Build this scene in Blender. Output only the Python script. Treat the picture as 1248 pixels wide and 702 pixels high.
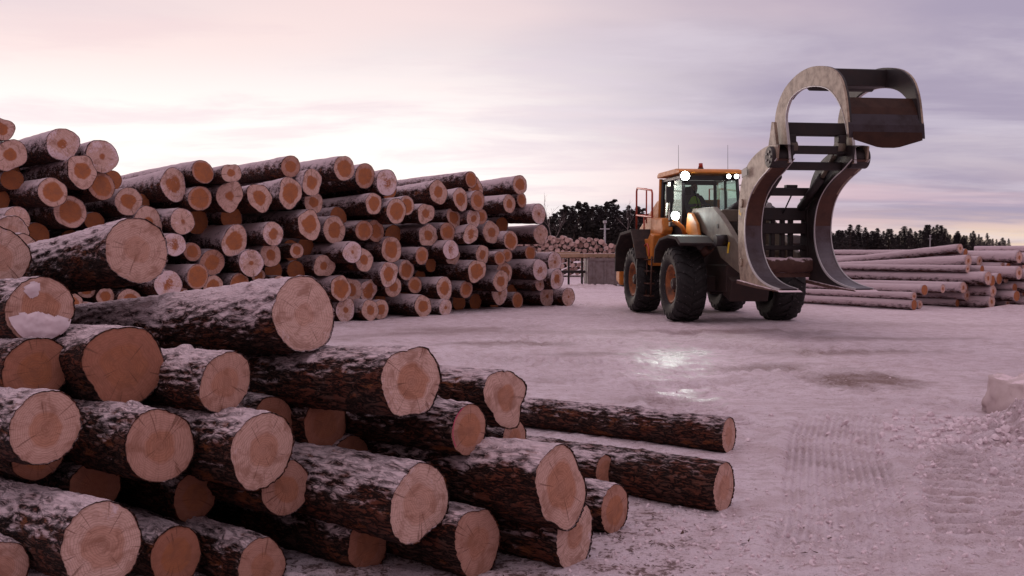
import bpy, bmesh, math, random
import numpy as np
from mathutils import Vector, Matrix, Euler

for o in list(bpy.data.objects):
    bpy.data.objects.remove(o)
S = bpy.context.scene
COL = S.collection
R = math.radians
rnd = random.Random(7)

# ------------------------------------------------------------------ camera
CAM_H = 1.7
cam_d = bpy.data.cameras.new('camera'); cam = bpy.data.objects.new('camera', cam_d); COL.objects.link(cam)
cam_d.lens = 35; cam_d.sensor_width = 36; cam_d.clip_start = 0.05; cam_d.clip_end = 6000
PITCH = math.atan(48 / (1248 * 35 / 36))
cam.location = (0, 0, CAM_H); cam.rotation_euler = (math.pi / 2 - PITCH, 0, 0)
S.camera = cam
S.cycles.diffuse_bounces = 2; S.cycles.max_bounces = 6
S.render.resolution_x = 1024; S.render.resolution_y = 576
S.view_settings.view_transform = 'Standard'; S.view_settings.look = 'None'
S.view_settings.exposure = 0.0; S.view_settings.gamma = 1.0; S.view_settings.use_curve_mapping = False

# ------------------------------------------------------------------ node helpers
def nd(nt, typ, ins=None, **props):
    n = nt.nodes.new(typ)
    for k, v in props.items(): setattr(n, k, v)
    for k, v in (ins or {}).items():
        s = n.inputs[k]
        if isinstance(v, bpy.types.NodeSocket): nt.links.new(v, s)
        else: s.default_value = v
    return n
def mth(nt, op, a, b=None, c=None, clamp=False):
    n = nt.nodes.new('ShaderNodeMath'); n.operation = op; n.use_clamp = clamp
    for i, v in enumerate((a, b, c)):
        if v is None: continue
        if isinstance(v, bpy.types.NodeSocket): nt.links.new(v, n.inputs[i])
        else: n.inputs[i].default_value = v
    return n.outputs[0]
def mixc(nt, f, a, b, blend='MIX'):
    n = nt.nodes.new('ShaderNodeMix'); n.data_type = 'RGBA'; n.blend_type = blend; n.clamp_factor = True
    for s, v in ((n.inputs[0], f), (n.inputs[6], a), (n.inputs[7], b)):
        if isinstance(v, bpy.types.NodeSocket): nt.links.new(v, s)
        else: s.default_value = v if not isinstance(v, tuple) else (*v, 1)[:4]
    return n.outputs[2]
def sstep(nt, v, lo, hi, a=0.0, b=1.0):
    n = nd(nt, 'ShaderNodeMapRange', {'Value': v, 'From Min': lo, 'From Max': hi, 'To Min': a, 'To Max': b}, interpolation_type='SMOOTHSTEP')
    return n.outputs[0]
def ramp(nt, v, stops):
    n = nt.nodes.new('ShaderNodeValToRGB'); nt.links.new(v, n.inputs[0]); e = n.color_ramp.elements
    e[0].position, e[0].color = stops[0][0], (*stops[0][1], 1)
    e[1].position, e[1].color = stops[-1][0], (*stops[-1][1], 1)
    for p, c in stops[1:-1]:
        k = e.new(p); k.color = (*c, 1)
    return n.outputs[0]
def noise(nt, vec, scale, detail=4, rough=0.55, dist=0.0):
    return nd(nt, 'ShaderNodeTexNoise', {'Vector': vec, 'Scale': scale, 'Detail': detail, 'Roughness': rough, 'Distortion': dist}).outputs[0]

# ------------------------------------------------------------------ world: dusk sky with a thin pink-lilac cloud deck
SUN_AZ = R(-17); SUN_EL = R(6)          # azimuth from +Y towards +X
w = bpy.data.worlds.new('World'); S.world = w; w.use_nodes = True
nt = w.node_tree; nt.nodes.clear()
tc = nd(nt, 'ShaderNodeTexCoord'); D = tc.outputs['Generated']
sep = nd(nt, 'ShaderNodeSeparateXYZ', {0: D}); dz = sep.outputs[2]
sky = nd(nt, 'ShaderNodeTexSky', sky_type='NISHITA', sun_disc=False, sun_elevation=R(3), sun_rotation=SUN_AZ, altitude=50, air_density=1.0, dust_density=2.0, ozone_density=1.5)
zc = mth(nt, 'MAXIMUM', dz, 0.0)
base = ramp(nt, zc, [(0.0, (.88, .66, .50)), (.014, (.88, .67, .53)), (.025, (.66, .50, .50)), (.038, (.42, .34, .43)), (.056, (.52, .42, .49)), (.085, (.64, .56, .63)),
                     (.12, (.60, .53, .62)), (.18, (.52, .45, .55)), (.26, (.50, .43, .53)), (.5, (.66, .55, .63)), (1.0, (1.15, .97, 1.08))])
den = mth(nt, 'ADD', zc, 0.10)
cx = mth(nt, 'DIVIDE', sep.outputs[0], den); cy = mth(nt, 'DIVIDE', sep.outputs[1], den)
cv = nd(nt, 'ShaderNodeCombineXYZ', {0: cx, 1: cy, 2: 0.0}).outputs[0]
n1 = noise(nt, nd(nt, 'ShaderNodeMapping', {'Vector': cv, 'Location': (3.1, 1.7, 0), 'Scale': (.33, .60, 1)}).outputs[0], 1.0, 6, .58, .5)
n2 = noise(nt, nd(nt, 'ShaderNodeMapping', {'Vector': cv, 'Location': (7.0, 4.0, 2), 'Scale': (.7, 1.3, 1)}).outputs[0], 1.0, 6, .6, .3)
n3 = noise(nt, nd(nt, 'ShaderNodeMapping', {'Vector': cv, 'Location': (1.0, 9.0, 5), 'Scale': (.22, .40, 1)}).outputs[0], 1.0, 4, .5)
# glow round the low sun
gdir = (math.sin(SUN_AZ) * math.cos(SUN_EL), math.cos(SUN_AZ) * math.cos(SUN_EL), math.sin(SUN_EL))
dot = nd(nt, 'ShaderNodeVectorMath', {0: D, 1: gdir}, operation='DOT_PRODUCT').outputs['Value']
glow = sstep(nt, dot, 0.85, 0.992)
lowm = sstep(nt, zc, 0.27, 0.07)
glow = mth(nt, 'MULTIPLY', glow, mth(nt, 'MULTIPLY_ADD', lowm, .66, .34))
cl = mixc(nt, mth(nt, 'MULTIPLY', sstep(nt, n1, .38, .62), .95), base, (.40, .345, .47))               # lilac grey banks
cl = mixc(nt, mth(nt, 'MULTIPLY', sstep(nt, n2, .46, .68), .42), cl, (.76, .69, .78))   # lighter streaks
cl = mixc(nt, mth(nt, 'MULTIPLY', mth(nt, 'MULTIPLY', sstep(nt, n3, .42, .60), .75), sstep(nt, dot, .72, .95)), cl, (.92, .66, .68))
cl = mixc(nt, mth(nt, 'MULTIPLY', sstep(nt, noise(nt, nd(nt, 'ShaderNodeMapping', {'Vector': cv, 'Location': (5.0, 2.0, 8), 'Scale': (.4, .9, 1)}).outputs[0], 1.0, 4, .5), .52, .66), .45), cl, (.80, .56, .60))   # pink wash
gcol = mixc(nt, sstep(nt, n2, .42, .62), (1.18, 1.10, 1.06), (.98, .88, .91))
cl = mixc(nt, mth(nt, 'MULTIPLY', glow, .93), cl, gcol)
pk = mth(nt, 'MULTIPLY', mth(nt, 'MULTIPLY', sstep(nt, n3, .36, .60), sstep(nt, dot, .78, .96)), mth(nt, 'MULTIPLY', sstep(nt, zc, .12, .20), sstep(nt, zc, .55, .30)))
cl = mixc(nt, mth(nt, 'MULTIPLY', pk, .45), cl, (.93, .70, .68))
# antisolar side: the rosy arch of dusk
anti = mth(nt, 'MULTIPLY', sstep(nt, dot, .55, -.6), sstep(nt, dz, .75, .25))
cl = mixc(nt, mth(nt, 'MULTIPLY', anti, .80), cl, (.36, .24, .25))
cl = mixc(nt, sstep(nt, dz, .0, -.02), cl, (.25, .2, .2))
nish = nd(nt, 'ShaderNodeBackground', {'Color': sky.outputs[0], 'Strength': 0.05})
clb = nd(nt, 'ShaderNodeBackground', {'Color': cl, 'Strength': 1.06})
mixs = nd(nt, 'ShaderNodeMixShader', {0: 0.95, 1: nish.outputs[0], 2: clb.outputs[0]})
nd(nt, 'ShaderNodeOutputWorld', {'Surface': mixs.outputs[0]})

sun_d = bpy.data.lights.new('sun', 'SUN'); sun = bpy.data.objects.new('sun', sun_d); COL.objects.link(sun)
sun_d.energy = 0.6; sun_d.angle = R(14); sun_d.color = (1.0, .82, .72)
sun.rotation_euler = Vector((-gdir[0], -gdir[1], -gdir[2])).to_track_quat('-Z', 'Y').to_euler()

# ------------------------------------------------------------------ numpy noise
def _hash(ix, iy, iz, seed):
    with np.errstate(over='ignore'):
        h = (ix.astype(np.int64) * 374761393 + iy.astype(np.int64) * 668265263 + iz.astype(np.int64) * 2147483647 + seed * 974634777) & 0xFFFFFFFF
        h = ((h ^ (h >> 13)) * 1274126177) & 0xFFFFFFFF
        h = h ^ (h >> 16)
    return h.astype(np.float64) / 4294967295.0
def vnoise(x, y, z, seed=0):
    fx, fy, fz = np.floor(x), np.floor(y), np.floor(z)
    tx, ty, tz = x - fx, y - fy, z - fz
    tx, ty, tz = [t * t * (3 - 2 * t) for t in (tx, ty, tz)]
    ix, iy, iz = fx.astype(np.int64), fy.astype(np.int64), fz.astype(np.int64)
    out = 0
    for a in (0, 1):
        wa = tx if a else 1 - tx
        for b in (0, 1):
            wb = ty if b else 1 - ty
            for c in (0, 1):
                wc = tz if c else 1 - tz
                out = out + wa * wb * wc * _hash(ix + a, iy + b, iz + c, seed)
    return out * 2 - 1
def fbm(x, y, z, octv=4, seed=0, gain=.5):
    s = 0; a = 1; t = 0
    for k in range(octv):
        s = s + a * vnoise(x * 2**k + 17.3 * k, y * 2**k + 5.1 * k, z * 2**k, seed + k); t += a; a *= gain
    return s / t

# ------------------------------------------------------------------ materials
def new_mat(name):
    m = bpy.data.materials.new(name); m.use_nodes = True
    t = m.node_tree; t.nodes.clear()
    out = t.nodes.new('ShaderNodeOutputMaterial'); b = t.nodes.new('ShaderNodeBsdfPrincipled')
    t.links.new(b.outputs[0], out.inputs[0])
    return m, t, b
def setp(t, b, **k):
    for n, v in k.items():
        s = b.inputs[n.replace('_', ' ')]
        if isinstance(v, bpy.types.NodeSocket): t.links.new(v, s)
        else: s.default_value = (*v, 1) if isinstance(v, tuple) and len(v) == 3 else v
def bump(t, b, h, strength=.5, dist=.01):
    n = nd(t, 'ShaderNodeBump', {'Height': h, 'Strength': strength, 'Distance': dist}); t.links.new(n.outputs[0], b.inputs['Normal'])
def ocoord(t, rand=True):
    c = nd(t, 'ShaderNodeTexCoord').outputs['Object']
    if not rand: return c
    oi = nd(t, 'ShaderNodeObjectInfo').outputs['Random']
    off = nd(t, 'ShaderNodeVectorMath', {0: (31., 17., 53.), 'Scale': oi}, operation='SCALE').outputs[0]
    return nd(t, 'ShaderNodeVectorMath', {0: c, 1: off}, operation='ADD').outputs[0]

SNOW = (.78, .61, .64)

def bark_material():
    m, t, b = new_mat('bark')
    v = ocoord(t)
    st = nd(t, 'ShaderNodeMapping', {'Vector': v, 'Scale': (.42, 1, 1)}).outputs[0]
    wv = nd(t, 'ShaderNodeMapping', {'Vector': v, 'Scale': (.30, 1, 1)}).outputs[0]
    na = noise(t, st, 40, 5, .65, .4)
    nr = noise(t, wv, 34, 3, .6, .5)
    rdg = mth(t, 'ABSOLUTE', mth(t, 'SUBTRACT', nr, .5))
    nb = noise(t, v, 4.5, 3, .6)
    nc = noise(t, v, 80, 2, .6)
    plate = mth(t, 'ADD', mth(t, 'MULTIPLY', sstep(t, rdg, .0, .13), .42), mth(t, 'MULTIPLY', na, .58))
    plate = mth(t, 'ADD', plate, mth(t, 'MULTIPLY', mth(t, 'SUBTRACT', nc, .5), .25))
    tone = mixc(t, sstep(t, nb, .35, .65), (.125, .037, .021), (.085, .044, .034))
    col = mixc(t, sstep(t, plate, .22, .78), (.008, .0035, .003), tone)
    col = mixc(t, mth(t, 'MULTIPLY', sstep(t, noise(t, st, 8, 5, .7), .58, .66), .6), col, (.25, .08, .03))      # flaked orange inner bark
    oi = nd(t, 'ShaderNodeObjectInfo'); oc = nd(t, 'ShaderNodeSeparateColor', {0: oi.outputs['Color']})
    nz = nd(t, 'ShaderNodeSeparateXYZ', {0: nd(t, 'ShaderNodeNewGeometry').outputs['Normal']}).outputs[2]
    ns = noise(t, st, 13, 5, .6, .3)
    k = mth(t, 'ADD', mth(t, 'MULTIPLY_ADD', nz, .95, -.20), mth(t, 'MULTIPLY', mth(t, 'SUBTRACT', nb, .5), 1.3))
    k = mth(t, 'ADD', k, mth(t, 'MULTIPLY', mth(t, 'SUBTRACT', ns, .5), 1.5))
    k = mth(t, 'ADD', k, mth(t, 'MULTIPLY', mth(t, 'SUBTRACT', plate, .5), .8))
    k = mth(t, 'ADD', k, oc.outputs[2])
    sn = mth(t, 'MULTIPLY', sstep(t, k, .42, 1.30), .82)
    col = mixc(t, sn, col, SNOW)
    setp(t, b, Base_Color=col, Roughness=.88, Specular_IOR_Level=.2)
    bump(t, b, mth(t, 'ADD', plate, mth(t, 'MULTIPLY', sn, .25)), .9, .02)
    return m
def cut_material():
    m, t, b = new_mat('cut_wood')
    v = ocoord(t)
    oi = nd(t, 'ShaderNodeObjectInfo'); oc = nd(t, 'ShaderNodeSeparateColor', {0: oi.outputs['Color']})
    rad = nd(t, 'ShaderNodeAttribute', attribute_name='rad').outputs['Fac']
    nl = noise(t, v, 7, 3, .5); nf = noise(t, v, 40, 5, .65)
    rr = mth(t, 'ADD', rad, mth(t, 'MULTIPLY', mth(t, 'SUBTRACT', nl, .5), .5))
    hd = mth(t, 'SUBTRACT', rr, oc.outputs[0])
    heart = sstep(t, hd, .07, -.06)
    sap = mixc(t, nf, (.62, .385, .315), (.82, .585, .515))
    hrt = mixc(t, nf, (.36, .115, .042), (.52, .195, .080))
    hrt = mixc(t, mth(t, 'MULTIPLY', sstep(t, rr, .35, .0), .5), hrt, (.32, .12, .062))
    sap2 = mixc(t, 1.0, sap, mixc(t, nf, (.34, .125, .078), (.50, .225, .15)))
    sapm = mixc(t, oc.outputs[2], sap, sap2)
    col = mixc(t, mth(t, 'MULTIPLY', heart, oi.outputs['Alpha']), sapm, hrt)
    ring = nd(t, 'ShaderNodeMath', {0: mth(t, 'MULTIPLY', rr, 95.0)}, operation='SINE').outputs[0]
    col = mixc(t, mth(t, 'MULTIPLY', sstep(t, ring, -.2, 1), .26), col, (.24, .095, .05))
    sw = nd(t, 'ShaderNodeMapping', {'Vector': v, 'Rotation': (.7, 0, 0), 'Scale': (1, 260, 9)}).outputs[0]
    saw = noise(t, sw, 1, 2, .5)
    col = mixc(t, mth(t, 'MULTIPLY', sstep(t, saw, .50, .66), .32), col, (.24, .115, .075))
    stain = noise(t, v, 11, 4, .6, .6)
    col = mixc(t, mth(t, 'MULTIPLY', sstep(t, stain, .46, .70), .6), col, (.27, .115, .07))
    # radial drying checks
    spv = nd(t, 'ShaderNodeSeparateXYZ', {0: nd(t, 'ShaderNodeTexCoord').outputs['Object']})
    ang = mth(t, 'ARCTAN2', spv.outputs[1], spv.outputs[2])
    ck = noise(t, nd(t, 'ShaderNodeCombineXYZ', {0: mth(t, 'MULTIPLY', ang, 9.0), 1: mth(t, 'MULTIPLY', rr, .8), 2: mth(t, 'MULTIPLY', oi.outputs['Random'], 40.)}).outputs[0], 1.0, 3, .6)
    ckm = mth(t, 'MULTIPLY', sstep(t, ck, .62, .67), .65)
    col = mixc(t, ckm, col, (.16, .07, .045))
    # frost and stuck snow, heavier towards the rim
    fz = mth(t, 'ADD', mth(t, 'ADD', mth(t, 'MULTIPLY', nl, .9), mth(t, 'MULTIPLY', nf, 1.0)), mth(t, 'MULTIPLY', rad, .32))
    fr = sstep(t, mth(t, 'ADD', fz, oc.outputs[1]), 1.50, 1.78)
    col = mixc(t, mth(t, 'MULTIPLY', fr, .85), col, SNOW)
    col = mixc(t, sstep(t, mth(t, 'ADD', rad, mth(t, 'MULTIPLY', mth(t, 'SUBTRACT', nf, .5), .05)), .975, 1.0), col, (.10, .05, .035))
    setp(t, b, Base_Color=col, Roughness=.8, Specular_IOR_Level=.25)
    bump(t, b, mth(t, 'ADD', mth(t, 'MULTIPLY', saw, .5), mth(t, 'SUBTRACT', mth(t, 'ADD', nf, fr), ckm)), .35, .006)
    return m
def ground_material():
    m, t, b = new_mat('trodden_snow')
    v = nd(t, 'ShaderNodeTexCoord').outputs['Object']
    dirt_shade = nd(t, 'ShaderNodeAttribute', attribute_name='dirt_shade').outputs['Fac']
    ice = nd(t, 'ShaderNodeAttribute', attribute_name='ice').outputs['Fac']
    deb = nd(t, 'ShaderNodeAttribute', attribute_name='debris').outputs['Fac']
    n1 = noise(t, v, .5, 5, .6); n2 = noise(t, v, 4, 6, .65); n3 = noise(t, v, 28, 5, .7); n4 = noise(t, v, 90, 3, .65)
    strk = noise(t, nd(t, 'ShaderNodeMapping', {'Vector': v, 'Scale': (1.6, 7, 1), 'Rotation': (0, 0, .15)}).outputs[0], 2.2, 6, .7)
    col = mixc(t, sstep(t, n1, .35, .68), (.83, .69, .735), (.74, .60, .64))
    col = mixc(t, mth(t, 'MULTIPLY', sstep(t, n2, .42, .64), .55), col, (.58, .425, .43))
    col = mixc(t, mth(t, 'MULTIPLY', sstep(t, strk, .52, .66), .6), col, (.44, .30, .285))
    sp = sstep(t, n3, .57, .64)
    col = mixc(t, mth(t, 'MULTIPLY', sp, .5), col, (.30, .19, .165))
    col = mixc(t, mth(t, 'MULTIPLY', sstep(t, n4, .56, .66), .4), col, (.38, .26, .245))
    col = mixc(t, mth(t, 'MULTIPLY', sstep(t, n4, .46, .36), .35), col, (.86, .70, .73))
    dm = mth(t, 'ADD', dirt_shade, mth(t, 'MULTIPLY', mth(t, 'SUBTRACT', n3, .5), mth(t, 'MULTIPLY', dirt_shade, 2.2)), clamp=True)
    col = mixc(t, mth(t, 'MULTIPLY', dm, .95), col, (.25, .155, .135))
    dd = sstep(t, mth(t, 'ADD', mth(t, 'ADD', mth(t, 'MULTIPLY', n3, .55), mth(t, 'MULTIPLY', n2, .45)), mth(t, 'MULTIPLY', deb, .14)), .61, .67)
    col = mixc(t, mth(t, 'MULTIPLY', dd, mth(t, 'MULTIPLY', deb, 1.0)), col, (.10, .045, .03))
    im = mth(t, 'MULTIPLY', ice, sstep(t, mth(t, 'ADD', n2, mth(t, 'MULTIPLY', ice, .14)), .48, .66))
    col = mixc(t, mth(t, 'MULTIPLY', im, .6), col, (.40, .34, .34))
    rough = mth(t, 'SUBTRACT', .78, mth(t, 'MULTIPLY', im, .55))
    setp(t, b, Base_Color=col, Roughness=rough, Specular_IOR_Level=.35, IOR=1.31)
    h = mth(t, 'ADD', mth(t, 'ADD', mth(t, 'MULTIPLY', n2, .7), mth(t, 'MULTIPLY', n3, .6)), mth(t, 'MULTIPLY', n4, .3))
    bump(t, b, mth(t, 'MULTIPLY', h, mth(t, 'SUBTRACT', 1.0, mth(t, 'MULTIPLY', ice, .8))), 1.0, .05)
    return m
def worn_paint(name, c, dirtc=(.10, .06, .045), amt=.5, rough=.5, metal=0.0, snow=0.0, sc=6):
    m, t, b = new_mat(name)
    v = nd(t, 'ShaderNodeTexCoord').outputs['Object']
    n1 = noise(t, v, sc, 6, .65); n2 = noise(t, v, sc * 6, 4, .6)
    col = mixc(t, mth(t, 'MULTIPLY', sstep(t, n1, .38, .72), amt), c, dirtc)
    col = mixc(t, mth(t, 'MULTIPLY', sstep(t, n2, .62, .7), amt * .6), col, dirtc)
    if snow:
        nz = nd(t, 'ShaderNodeSeparateXYZ', {0: nd(t, 'ShaderNodeNewGeometry').outputs['Normal']}).outputs[2]
        k = mth(t, 'ADD', mth(t, 'MULTIPLY', nz, .6), mth(t, 'MULTIPLY', n1, .8))
        col = mixc(t, mth(t, 'MULTIPLY', sstep(t, k, 1.0 - .4 * (snow - .5), 1.12 - .4 * (snow - .5)), .9), col, SNOW)
    setp(t, b, Base_Color=col, Roughness=mth(t, 'ADD', mth(t, 'MULTIPLY', n1, .25), rough - .1), Metallic=metal)
    if rough >= .7: setp(t, b, Specular_IOR_Level=.12)
    bump(t, b, mth(t, 'ADD', n2, n1), .15, .004)
    return m
def plain(name, c, rough=.7, emit=None, est=0.0):
    m, t, b = new_mat(name)
    v = nd(t, 'ShaderNodeTexCoord').outputs['Object']
    col = mixc(t, noise(t, v, 9, 4, .6), tuple(x * .8 for x in c), tuple(min(1, x * 1.2) for x in c))
    setp(t, b, Base_Color=col, Roughness=rough)
    if emit: setp(t, b, Emission_Color=emit, Emission_Strength=est)
    return m
def glass_material(name, tint, refl=.12):
    m = bpy.data.materials.new(name); m.use_nodes = True; t = m.node_tree; t.nodes.clear()
    tr = nd(t, 'ShaderNodeBsdfTransparent', {'Color': (*tint, 1)}); gl = nd(t, 'ShaderNodeBsdfGlossy', {'Color': (1, 1, 1, 1), 'Roughness': .03})
    lw = nd(t, 'ShaderNodeLayerWeight', {'Blend': .25}).outputs['Fresnel']
    mx = nd(t, 'ShaderNodeMixShader', {0: mth(t, 'ADD', mth(t, 'MULTIPLY', lw, .35), refl * .2, clamp=True), 1: tr.outputs[0], 2: gl.outputs[0]})
    nd(t, 'ShaderNodeOutputMaterial', {0: mx.outputs[0]})
    return m
def rubber_material():
    m, t, b = new_mat('tyre_rubber')
    v = nd(t, 'ShaderNodeTexCoord').outputs['Object']
    n1 = noise(t, v, 5, 5, .6); n2 = noise(t, v, 22, 4, .7)
    col = mixc(t, n1, (.006, .005, .005), (.015, .012, .011))
    col = mixc(t, mth(t, 'MULTIPLY', sstep(t, n2, .64, .69), .5), col, (.55, .47, .50))
    setp(t, b, Base_Color=col, Roughness=.75)
    bump(t, b, n2, .3, .01)
    return m
def leaf_material(name, c1, c2):
    m, t, b = new_mat(name)
    v = nd(t, 'ShaderNodeTexCoord').outputs['Object']
    setp(t, b, Base_Color=mixc(t, noise(t, v, 1.2, 3, .6), c1, c2), Roughness=.8, Specular_IOR_Level=.1)
    return m

M = dict(
    bark=bark_material(), cut=cut_material(), ground=ground_material(), rubber=rubber_material(),
    orange=worn_paint('orange_paint', (.62, .205, .022), (.16, .07, .03), .35, .55),
    rim=worn_paint('rim_paint', (.33, .10, .022), (.04, .02, .014), .85, .6, sc=4),
    beige=worn_paint('beige_paint', (.36, .275, .195), (.10, .06, .042), .75, .5),
    boom=worn_paint('boom_paint', (.155, .125, .088), (.06, .038, .028), .6, .55, sc=3),
    dark=worn_paint('dark_steel', (.014, .010, .010), (.035, .019, .015), .6, .55),
    frame=worn_paint('frame_steel', (.026, .013, .010), (.055, .026, .018), .6, .65),
    worn=worn_paint('worn_steel', (.10, .08, .09), (.045, .022, .017), .7, .42, .5, sc=3),
    rusty=worn_paint('rusty_steel', (.085, .034, .020), (.035, .017, .013), .6, .6, .2, sc=4),
    caked=worn_paint('snow_caked_steel', (.10, .055, .045), (.16, .09, .07), .6, .8, snow=1.1),
    fender=worn_paint('fender_plastic', (.035, .028, .027), (.09, .06, .05), .5, .75, snow=.2),
    cabdark=worn_paint('cab_trim', (.018, .018, .019), (.035, .03, .03), .4, .5),
    seat=plain('seat_fabric', (.02, .02, .022), .9),
    red=worn_paint('red_rail', (.55, .09, .05), (.2, .05, .03), .3, .45),
    glass=glass_material('cab_glass', (.78, .88, .84)),
    chrome=plain('plated_steel', (.5, .48, .47), .3),
    lamp=plain('lamp_lens', (.9, .9, .9), .3, (.93, 1.0, .96), 60.0),
    lampdim=plain('lamp_lens_dim', (.9, .9, .9), .3, (.95, 1.0, .98), 14.0),
    plate=plain('plate_grey', (.16, .15, .14), .5),
    yellow=plain('warning_yellow', (.75, .50, .03), .5),
    beacon=plain('beacon_lens', (.35, .03, .01), .25),
    skin=plain('skin', (.35, .19, .14), .6), jacket=plain('dark_jacket', (.03, .03, .04), .85), vest=plain('hi_vis_vest', (.35, .62, .06), .7), hair=plain('short_hair', (.03, .02, .015), .8),
    needle=leaf_material('pine_needles', (.030, .027, .025), (.060, .050, .046)),
    spruce=leaf_material('spruce_needles', (.036, .032, .034), (.066, .055, .055)),
    trunk=plain('tree_bark', (.07, .045, .035), .9), birch=plain('birch_bark', (.22, .17, .16), .9),
    steel=worn_paint('weathered_steel', (.22, .18, .18), (.12, .07, .055), .6, .6, .2, snow=.6),
    galv=plain('galvanised_pole', (.32, .30, .31), .5),
    block=worn_paint('packed_snow', (.56, .44, .43), (.40, .29, .27), .5, .85, snow=.7),
    chip=plain('bark_chip', (.07, .03, .02), .9),
    timber=worn_paint('sawn_timber', (.45, .30, .20), (.25, .15, .10), .5, .8, snow=.9),
)

# ------------------------------------------------------------------ object helpers
def link(o, parent=None):
    COL.objects.link(o)
    if parent is not None: o.parent = parent
    return o
def empty(name, loc=(0, 0, 0), rz=0):
    o = bpy.data.objects.new(name, None); o.location = loc; o.rotation_euler = (0, 0, rz); o.empty_display_size = .2
    return link(o)
def tag(o, label=None, cat=None, group=None, kind=None):
    for k, v in (('label', label), ('category', cat), ('group', group), ('kind', kind)):
        if v: o[k] = v
    return o
def mesh_np(name, V, Fq, smooth=True, attrs=None):
    me = bpy.data.meshes.new(name)
    me.from_pydata([tuple(p) for p in V], [], Fq)
    if smooth: me.polygons.foreach_set('use_smooth', [True] * len(me.polygons))
    for k, a in (attrs or {}).items():
        at = me.attributes.new(k, 'FLOAT', 'POINT'); at.data.foreach_set('value', np.asarray(a, dtype=np.float32))
    me.update()
    return me
class MB:
    """collects shapes into one bmesh"""
    def __init__(s): s.bm = bmesh.new()
    def box(s, c, size, rot=None, taper=None):
        M4 = Matrix.Translation(c) @ (Euler(rot).to_matrix().to_4x4() if rot else Matrix.Identity(4))
        vs = []
        for z in (-.5, .5):
            k = taper if (taper and z > 0) else (1, 1)
            for x, y in ((-.5, -.5), (.5, -.5), (.5, .5), (-.5, .5)):
                vs.append(s.bm.verts.new(M4 @ Vector((x * size[0] * k[0], y * size[1] * k[1], z * size[2]))))
        for f in ((3, 2, 1, 0), (4, 5, 6, 7), (0, 1, 5, 4), (1, 2, 6, 5), (2, 3, 7, 6), (3, 0, 4, 7)):
            s.bm.faces.new([vs[i] for i in f])
        return s
    def prism(s, poly, y0, y1):
        """poly in (x,z), extruded along y"""
        a = [s.bm.verts.new((x, y0, z)) for x, z in poly]; b = [s.bm.verts.new((x, y1, z)) for x, z in poly]
        n = len(poly)
        s.bm.faces.new(a); s.bm.faces.new(b[::-1])
        for i in range(n): s.bm.faces.new([a[i], b[i], b[(i + 1) % n], a[(i + 1) % n]])
        return s
    def strip(s, A, B, y0, y1):
        """band between two (x,z) polylines of equal length, extruded along y: handles concave outlines"""
        L = [[s.bm.verts.new((x, y, z)) for x, z in P] for y in (y0, y1) for P in (A, B)]
        n = len(A)
        for i in range(n - 1):
            s.bm.faces.new([L[0][i], L[0][i + 1], L[1][i + 1], L[1][i]])
            s.bm.faces.new([L[2][i], L[3][i], L[3][i + 1], L[2][i + 1]])
            s.bm.faces.new([L[0][i], L[2][i], L[2][i + 1], L[0][i + 1]])
            s.bm.faces.new([L[1][i], L[1][i + 1], L[3][i + 1], L[3][i]])
        for i in (0, n - 1): s.bm.faces.new([L[0][i], L[1][i], L[3][i], L[2][i]] if i == 0 else [L[0][i], L[2][i], L[3][i], L[1][i]])
        return s
    def cyl(s, p0, p1, r0, r1=None, seg=16, caps=True):
        r1 = r0 if r1 is None else r1
        p0, p1 = Vector(p0), Vector(p1); q = (p1 - p0).to_track_quat('Z', 'Y')
        A, B = [], []
        for i in range(seg):
            a = 2 * math.pi * i / seg; d = q @ Vector((math.cos(a), math.sin(a), 0))
            A.append(s.bm.verts.new(p0 + d * r0)); B.append(s.bm.verts.new(p1 + d * r1))
        for i in range(seg):
            f = s.bm.faces.new([A[i], A[(i + 1) % seg], B[(i + 1) % seg], B[i]]); f.smooth = True
        if caps: s.bm.faces.new(A[::-1]); s.bm.faces.new(B)
        return s
    def tube(s, pts, r, seg=8):
        pts = [Vector(p) for p in pts]; rings = []
        for i, p in enumerate(pts):
            d = (pts[min(i + 1, len(pts) - 1)] - pts[max(i - 1, 0)]).normalized(); q = d.to_track_quat('Z', 'Y')
            rings.append([s.bm.verts.new(p + q @ Vector((math.cos(2 * math.pi * k / seg) * r, math.sin(2 * math.pi * k / seg) * r, 0))) for k in range(seg)])
        for A, B in zip(rings, rings[1:]):
            off = min(range(seg), key=lambda o: sum((A[k].co - B[(k + o) % seg].co).length for k in range(seg)))
            for k in range(seg):
                f = s.bm.faces.new([A[k], A[(k + 1) % seg], B[(k + 1 + off) % seg], B[(k + off) % seg]]); f.smooth = True
        s.bm.faces.new(rings[0][::-1]); s.bm.faces.new(rings[-1])
        return s
    def lathe_y(s, prof, c=(0, 0, 0), seg=48, smooth=True):
        """prof = (y, r) closed loop, revolved about the y axis"""
        n = len(prof); rings = []
        for i in range(seg):
            a = 2 * math.pi * i / seg
            rings.append([s.bm.verts.new((c[0] + r * math.cos(a), c[1] + y, c[2] + r * math.sin(a))) for y, r in prof])
        for i in range(seg):
            A, B = rings[i], rings[(i + 1) % seg]
            for k in range(n):
                f = s.bm.faces.new([A[k], A[(k + 1) % n], B[(k + 1) % n], B[k]]); f.smooth = smooth
        return s
    def bevel(s, off=.012, seg=2, ang=30):
        s.bm.normal_update()
        ed = [e for e in s.bm.edges if len(e.link_faces) == 2 and e.calc_face_angle(0) > R(ang)]
        bmesh.ops.bevel(s.bm, geom=ed, offset=off, segments=seg, profile=.5, affect='EDGES', clamp_overlap=True)
        return s
    def mesh(s, name):
        bmesh.ops.recalc_face_normals(s.bm, faces=s.bm.faces)
        me = bpy.data.meshes.new(name); s.bm.to_mesh(me); s.bm.free(); return me
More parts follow.
